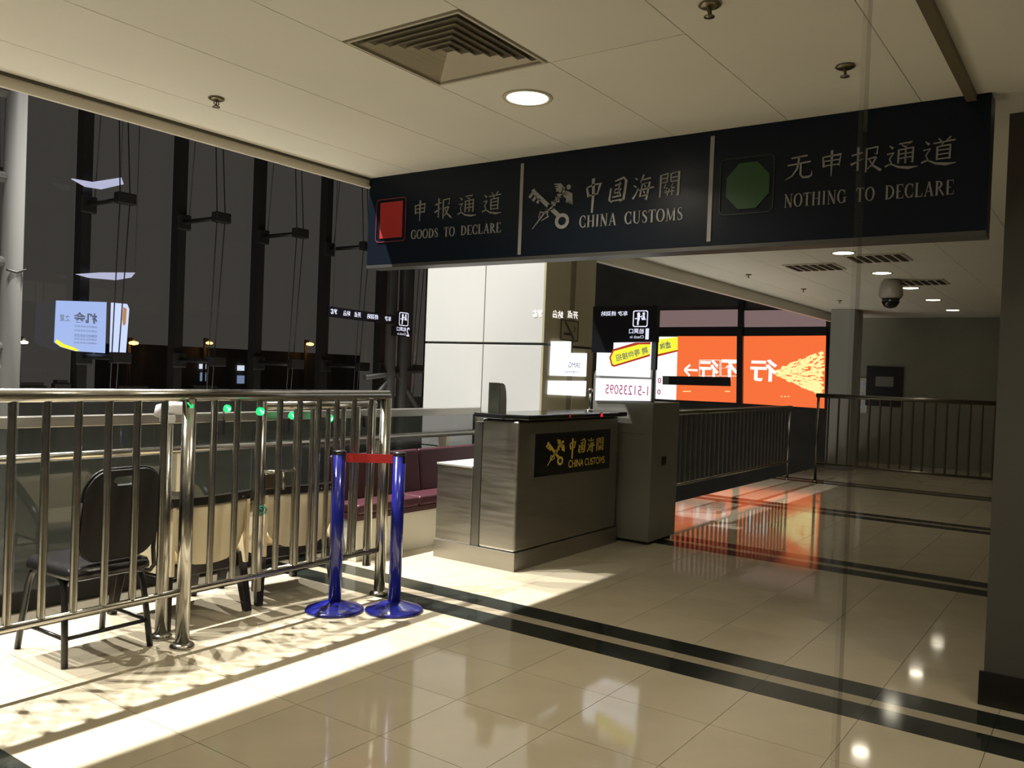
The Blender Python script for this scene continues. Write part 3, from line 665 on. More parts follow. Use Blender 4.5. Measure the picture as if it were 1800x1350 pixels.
# ------------------------------------------------------------------ balustrade of the gallery
BY = 5.13
t = thing('glass_balustrade', 'glass balustrade with broad steel cap behind the chairs', 'balustrade', (3.0, BY, 0))
obj('cap', MB().box(-1.4, BY - 0.05, 1.068, 6.66, BY + 0.05, 1.132), 'brushed', t, bevel=0.004)
obj('base_channel', MB().box(-1.4, BY - 0.03, 0.001, 6.66, BY + 0.018, 0.115), 'black', t)
px = [-1.4, 0.6, 2.05, 3.33, 3.98, 5.28, 6.64]
for k in range(len(px) - 1):
    obj('glass_panel', MB().box(px[k] + 0.006, BY - 0.008, 0.116, px[k + 1] - 0.006, BY + 0.006, 1.067), 'balglass', t)
hr = obj('handrail', MB().tube([(-1.4, BY - 0.10, 0.90), (6.66, BY - 0.10, 0.90)], 0.027, 14), 'steel', t)
for x in (0.6, 3.33, 5.28, 6.1): obj('bracket', MB().box(x - 0.025, BY - 0.11, 0.62, x + 0.025, BY - 0.009, 0.875), 'benchbase', hr, bevel=0.004)
obj('end_post', MB().box(6.62, BY - 0.02, 0.116, 6.655, BY + 0.012, 1.067), 'steel', t)

# ------------------------------------------------------------------ bench
t = thing('upholstered_bench', 'maroon leather bench with pale base beside the customs desk', 'bench', (5.6, 4.86, 0))
obj('base', MB().box(4.62, 4.665, 0.0, 6.64, 5.0, 0.315), 'benchbase', t, bevel=0.004)
obj('seat_board', MB().box(4.60, 4.645, 0.316, 6.645, 5.01, 0.36), mat('dark_maroon_edge', (0.05, 0.014, 0.016), 0.45), t, bevel=0.004)
for (a, b) in ((4.60, 5.30), (5.305, 6.0), (6.005, 6.645)):
    obj('seat_cushion', MB().box(a, 4.635, 0.361, b, 4.915, 0.44), 'maroon', t, bevel=0.022, seg=4)
for (a, b) in ((4.60, 5.62), (5.625, 6.645)):
    obj('back_cushion', MB().hexa([(a, 4.905, 0.42), (b, 4.905, 0.42), (b, 5.0, 0.40), (a, 5.0, 0.40)], [(a, 4.955, 0.79), (b, 4.955, 0.79), (b, 5.0, 0.79), (a, 5.0, 0.79)]), 'maroon', t, bevel=0.02, seg=4)

# ------------------------------------------------------------------ chairs
def banquet_chair(loc, rz, label):
    t = localthing('banquet_chair', label, 'chair', loc, rz)
    for s in (-1, 1):
        x = 0.215 * s
        pts = [(x * 1.04, -0.225, 0.0), (x * 0.99, -0.195, 0.20), (x * 0.95, -0.172, 0.34), (x * 0.93, -0.145, 0.40), (x * 0.93, -0.095, 0.425), (x * 0.93, 0.095, 0.425), (x * 0.93, 0.145, 0.40), (x * 0.95, 0.172, 0.34), (x * 0.99, 0.195, 0.20), (x * 1.04, 0.225, 0.0)]
        mid = MB().tube(pts[:5], 0.0160, 10); obj('leg', mid, 'blackmetal', t)
        mid = MB().tube(pts[5:], 0.0160, 10); obj('leg', mid, 'blackmetal', t)
        obj('side_rail', MB().tube([pts[4], pts[5]], 0.0125, 10), 'blackmetal', t)
        obj('stretcher', MB().tube([(x * 1.01, -0.205, 0.135), (x * 1.01, 0.205, 0.135)], 0.0105, 8), 'blackmetal', t)
        obj('back_tube', MB().tube([(x * 0.80, -0.05, 0.405), (x * 0.86, -0.17, 0.395), (x * 0.98, -0.225, 0.400), (x * 1.0, -0.25, 0.43), (x * 0.98, -0.245, 0.52), (x * 0.93, -0.285, 0.80)], 0.0115, 10), 'blackmetal', t)
    obj('stretcher', MB().tube([(-0.215, -0.207, 0.135), (0.215, -0.207, 0.135)], 0.0105, 8), 'blackmetal', t)
    # seat: rounded square slab
    out = rrect(-0.235, -0.285, 0.195, 0.185, 0.06, 5)
    mb = MB(); prof = [(0.93, 0.418), (1.0, 0.430), (1.0, 0.452), (0.965, 0.474), (0.86, 0.482)]
    vs = [(a * q, b * q + 0.002, z) for q, z in prof for a, b in out]; n = len(out); fs = []
    for k in range(len(prof) - 1):
        for j in range(n): fs.append((k * n + j, k * n + (j + 1) % n, (k + 1) * n + (j + 1) % n, (k + 1) * n + j))
    fs += [tuple(reversed(range(n))), tuple(range((len(prof) - 1) * n, len(prof) * n))]
    mb.add(vs, fs, True); obj('seat', mb, 'vinyl', t)
    # backrest with a hand slot: grid over a rounded outline, leaning back
    def back(u, v): return Vector((u + 0.01, -0.235 - 0.16 * (v - 0.50), v))
    o2 = []
    for (u, v) in rrect(-0.205, 0.495, 0.205, 0.935, 0.11, 7):
        vv = v + (0.018 * (1 - (u / 0.205) ** 2) if v > 0.9 else 0)
        uu = u * (1.0 if v > 0.6 else 0.97); o2.append((uu, vv))
    slot = rrect(-0.065, 0.868, 0.065, 0.915, 0.02, 7)
    for k, (u, v) in enumerate(slot):
        if v < 0.885: slot[k] = (u * 0.75, v)
    mb = MB(); n = len(o2)
    for (d, e) in ((0.018, 0.0), (-0.018, 0.0)):
        nrm = Vector((0, 1, 0.16)).normalized()
        b0 = len(mb.v)
        mb.v += [tuple(back(u, v) + nrm * d) for u, v in o2] + [tuple(back(u, v) + nrm * d) for u, v in slot]
        for j in range(n):
            q = (b0 + j, b0 + (j + 1) % n, b0 + n + (j + 1) % n, b0 + n + j)
            mb.f.append(q if d < 0 else q[::-1])
    for j in range(n):
        jj = (j + 1) % n
        mb.f.append((j, jj, 2 * n + jj, 2 * n + j)); mb.f.append((n + j, 3 * n + j, 3 * n + jj, n + jj))
    obj('backrest', mb, mat('black_vinyl_back', (0.010, 0.009, 0.008), 0.5, spec=0.35), t, bevel=0.006)
    rim = [back(u * 1.01, v + (0.004 if v > 0.7 else 0)) for u, v in o2]; rim.append(rim[0])
    obj('piping', MB().tube(rim, 0.006, 6, False), 'vinyl', t)
    return t
banquet_chair((2.31, 4.262, 0), 0.02, 'black vinyl banquet chair with tube legs behind the railing at left')

def tub_chair(loc, rz, label):
    t = localthing('tub_armchair', label, 'chair', loc, rz, 'pair of cream armchairs behind the railing')
    W = 0.275
    for sx in (-1, 1):
        for (fx, fy, tx, ty) in ((0.275, -0.26, 0.245, -0.20), (0.27, 0.26, 0.25, 0.21)):
            a = Vector((fx * sx, fy, 0)); b = Vector((tx * sx, ty, 0.36)); s0, s1 = 0.021, 0.031
            obj('leg', MB().hexa([a + Vector(q) * s0 for q in ((-1, -1, 0), (1, -1, 0), (1, 1, 0), (-1, 1, 0))], [b + Vector(q) * s1 for q in ((-1, -1, 0), (1, -1, 0), (1, 1, 0), (-1, 1, 0))]), 'blackwood', t, bevel=0.004)
        # bent wooden side arc from the back rail down to the front leg
        pts = [(W * sx, -0.275, 0.70), (W * 1.02 * sx, -0.20, 0.66), (W * 1.04 * sx, -0.05, 0.60), (W * 1.04 * sx, 0.10, 0.53), (W * 1.0 * sx, 0.21, 0.43), (0.252 * sx, 0.235, 0.33)]
        a = obj('arm', MB().tube(pts, [0.022, 0.024, 0.026, 0.026, 0.026, 0.024], 8), 'blackwood', t)
        inner = MB(); k = len(pts)
        for i in range(k - 1):
            p, q = Vector(pts[i]), Vector(pts[i + 1])
            inner.hexa([(p.x - 0.035 * sx, p.y, 0.30), (p.x - 0.015 * sx, p.y, 0.30), (q.x - 0.015 * sx, q.y, 0.30), (q.x - 0.035 * sx, q.y, 0.30)],
                       [(p.x - 0.035 * sx, p.y, p.z - 0.02), (p.x - 0.015 * sx, p.y, p.z - 0.02), (q.x - 0.015 * sx, q.y, q.z - 0.02), (q.x - 0.035 * sx, q.y, q.z - 0.02)])
        obj('arm_lining', inner, 'cream', t)
    obj('seat_frame', MB().box(-0.25, -0.22, 0.27, 0.25, 0.24, 0.34), 'blackwood', t, bevel=0.008)
    obj('seat_cushion', MB().box(-0.235, -0.21, 0.341, 0.235, 0.25, 0.43), 'cream', t, bevel=0.03, seg=4)
    # curved back shell: wide at the top, rounded and narrow below
    mb = MB(); N = 12; rows_ = [(0.685, 0.285), (0.60, 0.275), (0.50, 0.245), (0.42, 0.205), (0.37, 0.165), (0.345, 0.11), (0.338, 0.04)]
    for dd in (0.0, 0.02):
        for (z, hw) in rows_:
            for i in range(N + 1):
                u = -1 + 2 * i / N
                mb.v.append((u * hw, -0.300 + dd + 0.055 * (u * hw / 0.285) ** 2 + 0.10 * (0.69 - z) * 0.6, z))
    R_ = len(rows_); n = N + 1
    for s in range(2):
        for r in range(R_ - 1):
            for i in range(N):
                q = [s * R_ * n + r * n + i, s * R_ * n + r * n + i + 1, s * R_ * n + (r + 1) * n + i + 1, s * R_ * n + (r + 1) * n + i]
                mb.smooth.add(len(mb.f)); mb.f.append(tuple(q) if s else tuple(reversed(q)))
    for r in range(R_ - 1):
        for i in (0, N):
            a, b = r * n + i, (r + 1) * n + i; c = R_ * n; mb.f.append((a, b, b + c, a + c))
    for i in range(N): 
        c = R_ * n; mb.f.append((i, i + 1, i + 1 + c, i + c)); z = (R_ - 1) * n; mb.f.append((z + i, z + i + 1, z + i + 1 + c, z + i + c))
    obj('back_shell', mb, 'cream', t)
    arcp = [(-0.29 + 0.58 * i / 12, -0.297 + 0.055 * ((-1 + 2 * i / 12)) ** 2, 0.705) for i in range(13)]
    m2 = MB()
    for i in range(12):
        a, b = arcp[i], arcp[i + 1]
        m2.hexa([(a[0], a[1] - 0.014, 0.683), (b[0], b[1] - 0.014, 0.683), (b[0], b[1] + 0.03, 0.683), (a[0], a[1] + 0.03, 0.683)], [(a[0], a[1] - 0.014, 0.728), (b[0], b[1] - 0.014, 0.728), (b[0], b[1] + 0.03, 0.728), (a[0], a[1] + 0.03, 0.728)])
    tr = obj('top_rail', m2, 'blackwood', t)
    for u in (-0.19, -0.05, 0.12, 0.2): obj('stud', MB().lathe([(0.0, -0.004), (0.006, -0.003), (0.006, 0.003), (0.0, 0.004)], (u, -0.306 + 0.05 * (u / 0.29) ** 2, 0.70), 8), 'steel', tr)
    return t
tub_chair((2.985, 4.455, 0), 0.03, 'cream armchair with black top rail and legs, next to the black banquet chair')
tub_chair((3.70, 4.455, 0), -0.17, 'cream armchair with black legs behind the gate and blue barrier posts')

# ------------------------------------------------------------------ queue barrier posts
def stanchion(x, y, label):
    t = thing('barrier_post', label, 'barrier post', (x, y, 0), 'pair of blue queue barrier posts')
    obj('base', MB().lathe([(0.0, 0.0), (0.176, 0.001), (0.178, 0.012), (0.168, 0.020), (0.12, 0.036), (0.06, 0.056), (0.042, 0.062)], (x, y, 0), 48), 'blue', t)
    obj('pole', MB().lathe([(0.0385, 0.055), (0.0385, 0.955)], (x, y, 0), 28), 'blue', t)
    obj('head', MB().lathe([(0.0395, 0.956), (0.0400, 0.972), (0.036, 0.979), (0.0, 0.981)], (x, y, 0), 28), 'blackmetal', t)
    obj('belt_slot', MB().box(x - 0.012, y - 0.0405, 0.912, x + 0.012, y + 0.0405, 0.955), 'blackmetal', t)
stanchion(3.625, 3.83, 'blue barrier post on round base, left of the pair'); stanchion(3.865, 3.56, 'blue barrier post on round base, right of the pair')
dv = Vector((0.24, -0.27, 0)).normalized(); nv = Vector((-dv.y, dv.x, 0))
a = Vector((3.625, 3.83, 0)) + dv * 0.040; b = Vector((3.865, 3.56, 0)) - dv * 0.040; th = nv * 0.0015
o = obj('retractable_belt', MB().hexa([a - th + Vector((0, 0, 0.908)), b - th + Vector((0, 0, 0.908)), b + th + Vector((0, 0, 0.908)), a + th + Vector((0, 0, 0.908))], [a - th + Vector((0, 0, 0.962)), b - th + Vector((0, 0, 0.962)), b + th + Vector((0, 0, 0.962)), a + th + Vector((0, 0, 0.962))]), 'belt', loc=(3.745, 3.695, 0.91))
tag(o, 'short red belt stretched between the two blue barrier posts', 'barrier belt')

# ------------------------------------------------------------------ customs desk
CX0, CX1, CY = 5.20, 6.80, 3.60
t = thing('customs_desk', 'stainless steel customs desk with black top', 'desk', (6.0, 4.0, 0))
obj('plinth', MB().box(CX0, CY, 0, CX1, 4.39, 0.14), 'brushed', t, bevel=0.002)
obj('cabinet', MB().box(CX0 + 0.012, CY + 0.012, 0.141, CX1 - 0.012, 3.955, 1.128), 'brushed', t, bevel=0.02, seg=4)
obj('corner_strip', MB().box(CX0 + 0.018, 3.956, 0.141, CX1 - 0.05, 4.03, 1.10), mat('dark_brushed_steel', (0.22, 0.21, 0.19), 0.4, metal=1.0), t)
obj('low_cabinet', MB().box(CX0 + 0.012, 4.031, 0.141, CX1 - 0.02, 4.385, 0.735), 'brushed', t, bevel=0.004)
obj('low_top', MB().box(CX0 + 0.004, 4.031, 0.736, CX1 - 0.02, 4.39, 0.752), mat('light_steel_top', (0.70, 0.69, 0.65), 0.35, metal=0.6), t, bevel=0.003)
mb = MB(); prof = [(CX0 - 0.02, 4.02), (CX0 - 0.02, 3.72), (CX0 + 0.06, CY - 0.05), (CX1 + 0.03, CY - 0.05), (CX1 + 0.03, 4.02)]
prism(mb, Pl((0, 0, 0), (1, 0, 0), (0, 1, 0)), prof, 1.135, 1.175)
obj('desk_top', mb, 'darktop', t, bevel=0.012, seg=3)
obj('top_packer', MB().box(CX0 + 0.05, CY + 0.04, 1.1285, CX1 - 0.06, 3.94, 1.1345), 'black', t)
PQ = Pl((0, CY + 0.012, 0), (1, 0, 0), (0, 0, 1))
pq = obj('plaque', prism(MB(), PQ, [(5.41, 0.695), (6.60, 0.68), (6.60, 1.025), (5.41, 1.025)], 0.001, 0.022), 'plaque', t); pq['label'] = 'black plaque with gold lettering and emblem'
m2 = MB().box(5.405, CY - 0.011, 1.026, 6.605, CY + 0.011, 1.032); m2.box(5.403, CY - 0.011, 0.694, 5.409, CY + 0.011, 1.032)
obj('plaque_edge', m2, 'steel', pq)
E0, E1 = 0.0225, 0.026
kai('中國海關', PQ, 5.90, 0.845, 0.125, 0.115, 0.150, 'gold', pq, 0.50, E0, E1)
text('CHINA CUSTOMS', PQ, 6.205, 0.765, 0.60, 0.062, 'gold', pq, 'lettering', d=E0, bold=0.012)
emblem(PQ, 5.585, 0.770, 0.25, 0.20, 'gold', pq, E0, E1)
# things on the desk
t = thing('desk_divider', 'curved brushed metal plate standing on the desk end', 'metal plate', (5.36, 3.86, 1.175))
mb = MB(); pts = [(5.27, 3.84, 0.232), (5.31, 3.84, 0.232), (5.335, 3.84, 0.222), (5.352, 3.84, 0.19), (5.362, 3.84, 0.12), (5.364, 3.84, 0.0)]
pl = Pl((0, 3.84, 1.1755), (1, 0, 0), (0, 0, 1))
prism(mb, pl, [(5.27, 0.0), (5.364, 0.0), (5.362, 0.10), (5.352, 0.17), (5.335, 0.215), (5.31, 0.23), (5.27, 0.23)], -0.10, 0.0)
obj('plate', mb, mat('matt_grey_plate', (0.30, 0.30, 0.28), 0.5), t)
obj('edge_strip', MB().box(5.262, 3.838, 1.1755, 5.2695, 3.942, 1.408), 'steel', t)
t = thing('gooseneck_stand', 'thin chrome stand with a ball tip on the desk', 'stand', (6.58, 3.80, 1.175))
obj('rod', MB().tube([(6.58, 3.80, 1.175), (6.58, 3.80, 1.34)], 0.009, 10), 'steel', t)
obj('ball_tip', MB().lathe([(0.0, -0.022), (0.016, -0.016), (0.022, 0.0), (0.016, 0.016), (0.0, 0.022)], (6.58, 3.80, 1.355), 14), 'steel', t)
obj('foot', MB().lathe([(0.04, 0.001), (0.04, 0.008), (0.012, 0.014)], (6.58, 3.80, 1.175), 16), 'steel', t)
def reflected_cross(x, y, z, s, m, label):  # glass reflections of red crosses, built onto the desk edge
    t = thing('cross_reflection', label, 'indicator light', (x, y, z), 'red cross indicator lights on the desk')
    p = Pl((x, y, z), (1, 0, 0), (0, 0, 1))
    obj('housing', MB().box(x - s * 1.2, y + 0.001, z - s * 1.2, x + s * 1.2, y + 0.0045, z + s * 1.2), 'black', t)
    c = brush(MB(), p, [(-1, -.8), (1, .8)], [0.42, 0.42], 0.0, 0.002, s, s); brush(c, p, [(-1, .8), (1, -.8)], [0.42, 0.42], 0.0025, 0.004, s, s)
    obj('cross', c, m, t)
reflected_cross(6.345, 3.545, 1.158, 0.017, 'redrefl', 'bright red cross light on the front edge of the desk top')
reflected_cross(5.83, 3.545, 1.160, 0.012, emat('dim_red_reflection', (1.0, 0.03, 0.05), 0.35), 'dim small red cross light on the front edge of the desk top')

# ------------------------------------------------------------------ grey kiosk, with reflected screens built as glowing panels
KX, KY0, KY1 = 6.86, 3.315, 3.93
t = kiosk = thing('information_kiosk', 'tall grey metal kiosk standing at the end of the desk', 'kiosk', (7.14, 3.62, 0))
pk = Pl((KX, 0, 0), (0, -1, 0), (0, 0, 1))
obj('cabinet', prism(MB(), pk, [(-KY0, 0.03), (-KY0, 1.268), (-KY1, 1.268), (-KY1, 0.03)], -0.56, 0.0), 'kioskgrey', t, bevel=0.004)
poly = [(-KY0 - 0.018, 1.269), (-KY0 - 0.018, 1.56)] + [(-KY1 + 0.06 - 0.06 * math.sin(math.radians(a)), 1.50 + 0.06 * math.cos(math.radians(a))) for a in (0, 30, 60, 90)] + [(-KY1, 1.269)]
obj('display_head', prism(MB(), pk, poly, -0.05, 0.0), 'kioskgrey', t, bevel=0.004)
obj('base', MB().box(KX + 0.03, KY0 + 0.03, 0, KX + 0.53, KY1 - 0.03, 0.0295), 'black', t)
obj('slot', MB().box(KX + 0.22, KY0 - 0.006, 0.70, KX + 0.30, KY0 - 0.0005, 0.78), 'black', t)
obj('panel_line', MB().box(KX - 0.003, KY0 + 0.04, 0.98, KX - 0.0005, KY1 - 0.05, 0.986), 'brushed', t)
s = obj('number_reflection', prism(MB(), pk, [(-3.895, 1.262), (-3.345, 1.285), (-3.345, 1.475), (-3.895, 1.468)], 0.001, 0.02), 'adwhite', t); s['label'] = 'glass reflection of a white screen with a mirrored phone number'  # glass reflection built as a glowing panel on the kiosk
text('1-51235095', pk, -3.575, 1.372, 0.43, 0.085, 'adpink', s, 'number', mirror=True, d=0.0205)
s = obj('banner_reflection', prism(MB(), pk, [(-3.885, 1.492), (-3.345, 1.492), (-3.345, 1.805), (-3.715, 1.795), (-3.715, 1.702), (-3.885, 1.702)], 0.021, 0.04), 'adwhite', t); s['label'] = 'glass reflection of a white screen with a yellow banner'  # also a glass reflection, built as a glowing panel
ban = [(-3.755, 1.66), (-3.73, 1.585), (-3.70, 1.575), (-3.347, 1.68), (-3.347, 1.804), (-3.50, 1.798), (-3.72, 1.735)]
obj('border_reflection', prism(MB(), pk, ban, 0.0402, 0.0406), 'adred', s)
ban2 = [(-3.738, 1.658), (-3.718, 1.600), (-3.70, 1.592), (-3.347, 1.698), (-3.347, 1.785), (-3.46, 1.782), (-3.71, 1.718)]
obj('banner', prism(MB(), pk, ban2, 0.0408, 0.0412), 'adyellow', s)  # banner of the reflected screen
text('聘 等你接招', pk, -3.525, 1.695, 0.32, 0.062, 'screentext', s, 'banner_words_reflection', mirror=True, d=0.0414, rot=0.25, bold=0.01)
# glass reflection of a black LED board, built above the kiosk
t = thing('board_reflection', 'black departure board with white mirrored check-in sign above the kiosk', 'display board', (KX + 0.10, 3.65, 1.56))
obj('panel', prism(MB(), pk, [(-3.965, 1.706), (-3.72, 1.706), (-3.72, 1.808), (-3.315, 1.808), (-3.315, 2.13), (-3.965, 2.13)], -0.06, 0.0), 'panelrefl', t)
obj('stem', MB().box(KX + 0.02, 3.32, 1.561, KX + 0.06, 3.36, 1.845), 'frame', t); obj('stem', MB().box(KX + 0.02, 3.87, 1.561, KX + 0.06, 3.91, 1.71), 'frame', t)  # stems made only for the reflected board
text('终到站', pk, -3.80, 2.062, 0.155, 0.045, 'textrefl', t, 'words', mirror=True, d=0.001, bold=0.02)
text('车次', pk, -3.655, 2.062, 0.10, 0.045, 'textrefl', t, 'words', mirror=True, d=0.001, bold=0.02)
def checkin(pl, uc, vt, s, num, parent):
    """rounded square with a figure at a counter, number and words, all in reverse"""
    obj('icon_frame', ringpoly(MB(), pl, rrect(uc - s / 2, vt - s, uc + s / 2, vt, s * 0.12), rrect(uc - s / 2 + s * 0.06, vt - s * 0.94, uc + s / 2 - s * 0.06, vt - s * 0.06, s * 0.09), 0.001, 0.003), 'textrefl', parent)
    m = MB(); B = lambda pts, ws: brush(m, pl, pts, ws, 0.001, 0.003, s, s, uc - s / 2, vt - s)
    B(arc(.38, .78, .035, .035, 0, 360, 8), .14); B([(.38, .72), (.38, .40)], [.17, .15]); B([(.35, .42), (.34, .12)], .10); B([(.14, .50), (.34, .52)], .06); B([(.42, .62), (.58, .62), (.62, .70)], .06)
    B([(.60, .46), (.86, .46)], .07); B([(.72, .70), (.74, .50)], [.12, .14]); B(arc(.72, .80, .03, .03, 0, 360, 8), .12); B([(.62, .56), (.62, .48)], .10)
    obj('icon', m, 'textrefl', parent)
    text('检票口', pl, uc - s * 0.22, vt - s * 1.25, s * 1.0, s * 0.32, 'textrefl', parent, 'words', mirror=True, d=0.001, bold=0.012)
    text('Check in', pl, uc - s * 0.18, vt - s * 1.60, s * 0.92, s * 0.18, 'textrefl', parent, 'words', mirror=True, d=0.001)
    text(num, pl, uc + s * 0.50, vt - s * 1.42, s * 0.22 if num == '1' else s * 0.34, s * 0.66, 'textrefl', parent, 'number', mirror=True, d=0.001, bold=0.01)
checkin(pk, -3.476, 2.088, 0.148, '1', t)
# glass reflections of words and lit screens, built onto the pier
PB = Pl((0, PY, 0), (1, 0, 0), (0, 0, 1)); PA = Pl((PX, 0, 0), (0, -1, 0), (0, 0, 1))
t = tag(obj('words_reflection', MB().box(6.80, PY - 0.002, 2.028, 6.801, PY - 0.001, 2.029), 'adwhitetext', loc=(6.95, PY, 2.06)), 'row of white mirrored characters on the cream face of the pier', 'lettering')
text('站台', PB, 6.90, 2.063, 0.195, 0.075, 'adwhitetext', t, 'words', mirror=True, bold=0.02, d=0.002)
text('开点', PB, 7.175, 2.080, 0.195, 0.075, 'adwhitetext', t, 'words', mirror=True, bold=0.02, d=0.002)
t = tag(obj('words_reflection', MB().box(PX - 0.002, 4.50, 2.03, PX - 0.001, 4.501, 2.031), 'adwhitetext', loc=(PX, 4.46, 2.05)), 'white mirrored characters at the edge of the white pier face', 'lettering')
text('状态', PA, -4.462, 2.055, 0.115, 0.07, 'adwhitetext', t, 'words', mirror=True, bold=0.02, d=0.002)
t = thing('notice_reflection', 'stepped white lit notice on the pier with grey mirrored letters', 'notice', (7.12, PY - 0.02, 1.48))
obj('screen', prism(MB(), PB, [(6.795, 1.475), (7.455, 1.475), (7.455, 1.712), (7.14, 1.702), (7.14, 1.815), (6.80, 1.80)], 0.001, 0.02), 'adwhite', t)  # glass reflection of a screen
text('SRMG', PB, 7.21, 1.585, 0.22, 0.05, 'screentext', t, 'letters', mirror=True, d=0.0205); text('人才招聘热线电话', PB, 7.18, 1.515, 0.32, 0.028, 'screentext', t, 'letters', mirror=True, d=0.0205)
t = thing('notice_reflection', 'blank white lit notice on the pier below the stepped one', 'notice', (7.12, PY - 0.02, 1.275))
obj('screen', prism(MB(), PB, [(6.775, 1.295), (7.46, 1.275), (7.465, 1.43), (6.775, 1.425)], 0.001, 0.02), 'adwhite', t)  # glass reflection of a screen
t = thing('no_smoking_plate', 'brown framed no-smoking plate on the pier', 'sign', (7.13, PY - 0.01, 1.81))
obj('plate', prism(MB(), PB, [(6.96, 1.822), (7.28, 1.822), (7.28, 2.02), (6.96, 2.02)], 0.002, 0.008), mat('olive_plate', (0.30, 0.26, 0.15), 0.5), t)
obj('frame', ringpoly(MB(), PB, rrect(6.955, 1.818, 7.285, 2.022, 0.01), rrect(6.968, 1.830, 7.272, 2.010, 0.008), 0.0085, 0.011), mat('brown_line', (0.05, 0.035, 0.02), 0.5), t)
m = brush(MB(), PB, [(7.03, 2.005), (7.20, 1.84)], [0.022, 0.022], 0.0085, 0.0105); brush(m, PB, [(7.02, 1.885), (7.17, 1.885)], [0.026, 0.026], 0.0105, 0.0115); brush(m, PB, [(7.20, 1.91), (7.23, 1.94), (7.20, 1.965)], [0.008] * 3, 0.0085, 0.0105)
obj('symbol', m, mat('dark_brown_print', (0.04, 0.028, 0.015), 0.6), t)

# ------------------------------------------------------------------ glass reflection of a big orange screen, built on the atrium end wall
OX = 19.0
t = thing('advert_reflection', 'large orange advertising screen with white mirrored characters', 'screen', (OX, 7.1, 0.9))
po = Pl((OX, 0, 0), (0, -1, 0), (0, 0, 1))
def scr(px, py):                                             # a picture position carried onto the wall plane
    q = fw * FPX + rt * (px - 900) - up * (py - 675); k = OX / q.x; return (-(q.y * k), CH + q.z * k)
obj('backing', prism(MB(), po, [scr(1152, 590), scr(1454, 586), scr(1453, 720), scr(1150, 705)], -0.09, -0.002), 'frame', t)
sc1 = obj('screen', prism(MB(), po, [scr(1192, 591), scr(1297, 591), scr(1296, 708), scr(1189, 703)], 0.0, 0.02), 'orange', t)  # glass reflection of the orange screen
obj('screen', prism(MB(), po, [scr(1308, 591), scr(1452, 590), scr(1449, 718), scr(1306, 709)], 0.0, 0.02), 'orange', t)  # glass reflection of the orange screen
sw = obj('white_reflection', prism(MB(), po, [scr(1156, 592), scr(1192, 592), scr(1189, 703), scr(1153, 701)], 0.0, 0.02), 'adwhite', t)
obj('banner', prism(MB(), po, [scr(1157, 597), scr(1192, 592), scr(1192, 615), scr(1156, 623)], 0.021, 0.023), 'adyellow', sw)  # banner of the reflected screen
obj('border_reflection', prism(MB(), po, [scr(1156, 623), scr(1192, 615), scr(1192, 618), scr(1156, 627)], 0.021, 0.023), 'adred', sw)
text('虚席', po, scr(1170, 607)[0], scr(1170, 607)[1], 0.30, 0.17, 'screentext', sw, 'words', mirror=True, d=0.024, rot=0.15, bold=0.015)
text('0', po, scr(1160, 669)[0], scr(1160, 669)[1], 0.09, 0.13, 'adpink', sw, 'number', mirror=True, d=0.021, bold=0.02); text('0', po, scr(1159, 689)[0], scr(1159, 689)[1], 0.09, 0.13, 'adpink', sw, 'number', mirror=True, d=0.021, bold=0.02)
for ch, a, wd in (('行', 1343, 0.62), ('不', 1284, 0.46), ('行', 1247, 0.48)):
    c = scr(a, 651); text(ch, po, c[0], c[1], wd, 0.50, 'adwhitetext', t, 'character', mirror=True, d=0.022, bold=0.03)
m = MB(); c = [scr(1204, 650), scr(1227, 651)]
brush(m, po, [c[0], c[1]], [0.05, 0.05], 0.021, 0.024); h_ = scr(1214, 641); brush(m, po, [h_, c[0]], [0.05, 0.05], 0.0245, 0.026); h_ = scr(1213, 661); brush(m, po, [h_, c[0]], [0.05, 0.05], 0.0245, 0.026)
obj('arrow', m, 'adwhitetext', t)
m = MB()
for (x0, x1) in ((1230, 1266), (1268, 1305)):
    q = [scr(x0, 633), scr(x1, 633), scr(x1, 661), scr(x0, 661)]
    for i in range(4): brush(m, po, [q[i], q[(i + 1) % 4]], [0.012, 0.012], 0.021, 0.0215)
    brush(m, po, [scr(x0, 647), scr(x1, 647)], [0.006, 0.006], 0.021, 0.0215)
obj('practice_grid', m, 'adwhitetext', t)
obj('dark_bar', prism(MB(), po, [scr(1167, 661), scr(1286, 663), scr(1286, 679), scr(1167, 676)], 0.05, 0.075), 'frame', t)
obj('dark_bar_end', prism(MB(), po, [scr(1167, 661), scr(1178, 661), scr(1178, 676), scr(1167, 676)], 0.0755, 0.077), 'kioskgrey', t)
m = MB()
for k in range(460):                                         # a fan of short pale strokes
    f = random.random() ** 0.6; ang = random.uniform(-0.34, 0.36)
    x = 1362 + 84 * f; y = 655 + (x - 1350) * ang * 1.15 + random.uniform(-1, 1); l = random.uniform(4, 10)
    if x + l > 1450: continue
    brush(m, po, [scr(x, y), scr(x + l, y - l * ang * -1.0)], [0.028, 0.028], 0.021 + 0.00002 * k, 0.023 + 0.00002 * k)
o = obj('pale_spray', m, 'adcream', t); o['kind'] = 'stuff'
m = MB()
for (x0, x1, yy) in ((1201, 1215, 688), (1275, 1284, 688), (1373, 1376, 697), (1379, 1382, 697), (1385, 1388, 697)): brush(m, po, [scr(x0, yy), scr(x1, yy)], [0.02, 0.02], 0.021, 0.022)
obj('caption_marks', m, 'adcream', t)
for q in ([scr(1298, 577), scr(1308, 577), scr(1307, 710), scr(1297, 710)], [scr(1144, 577), scr(1156, 577), scr(1153, 704), scr(1142, 704)]):
    obj('frame_post', prism(MB(), po, q, 0.022, 0.10), 'frame', t)
obj('frame_beam', prism(MB(), po, [scr(1157, 577), scr(1453, 576), scr(1453, 589), scr(1157, 590)], 0.0, 0.021), 'frame', t)
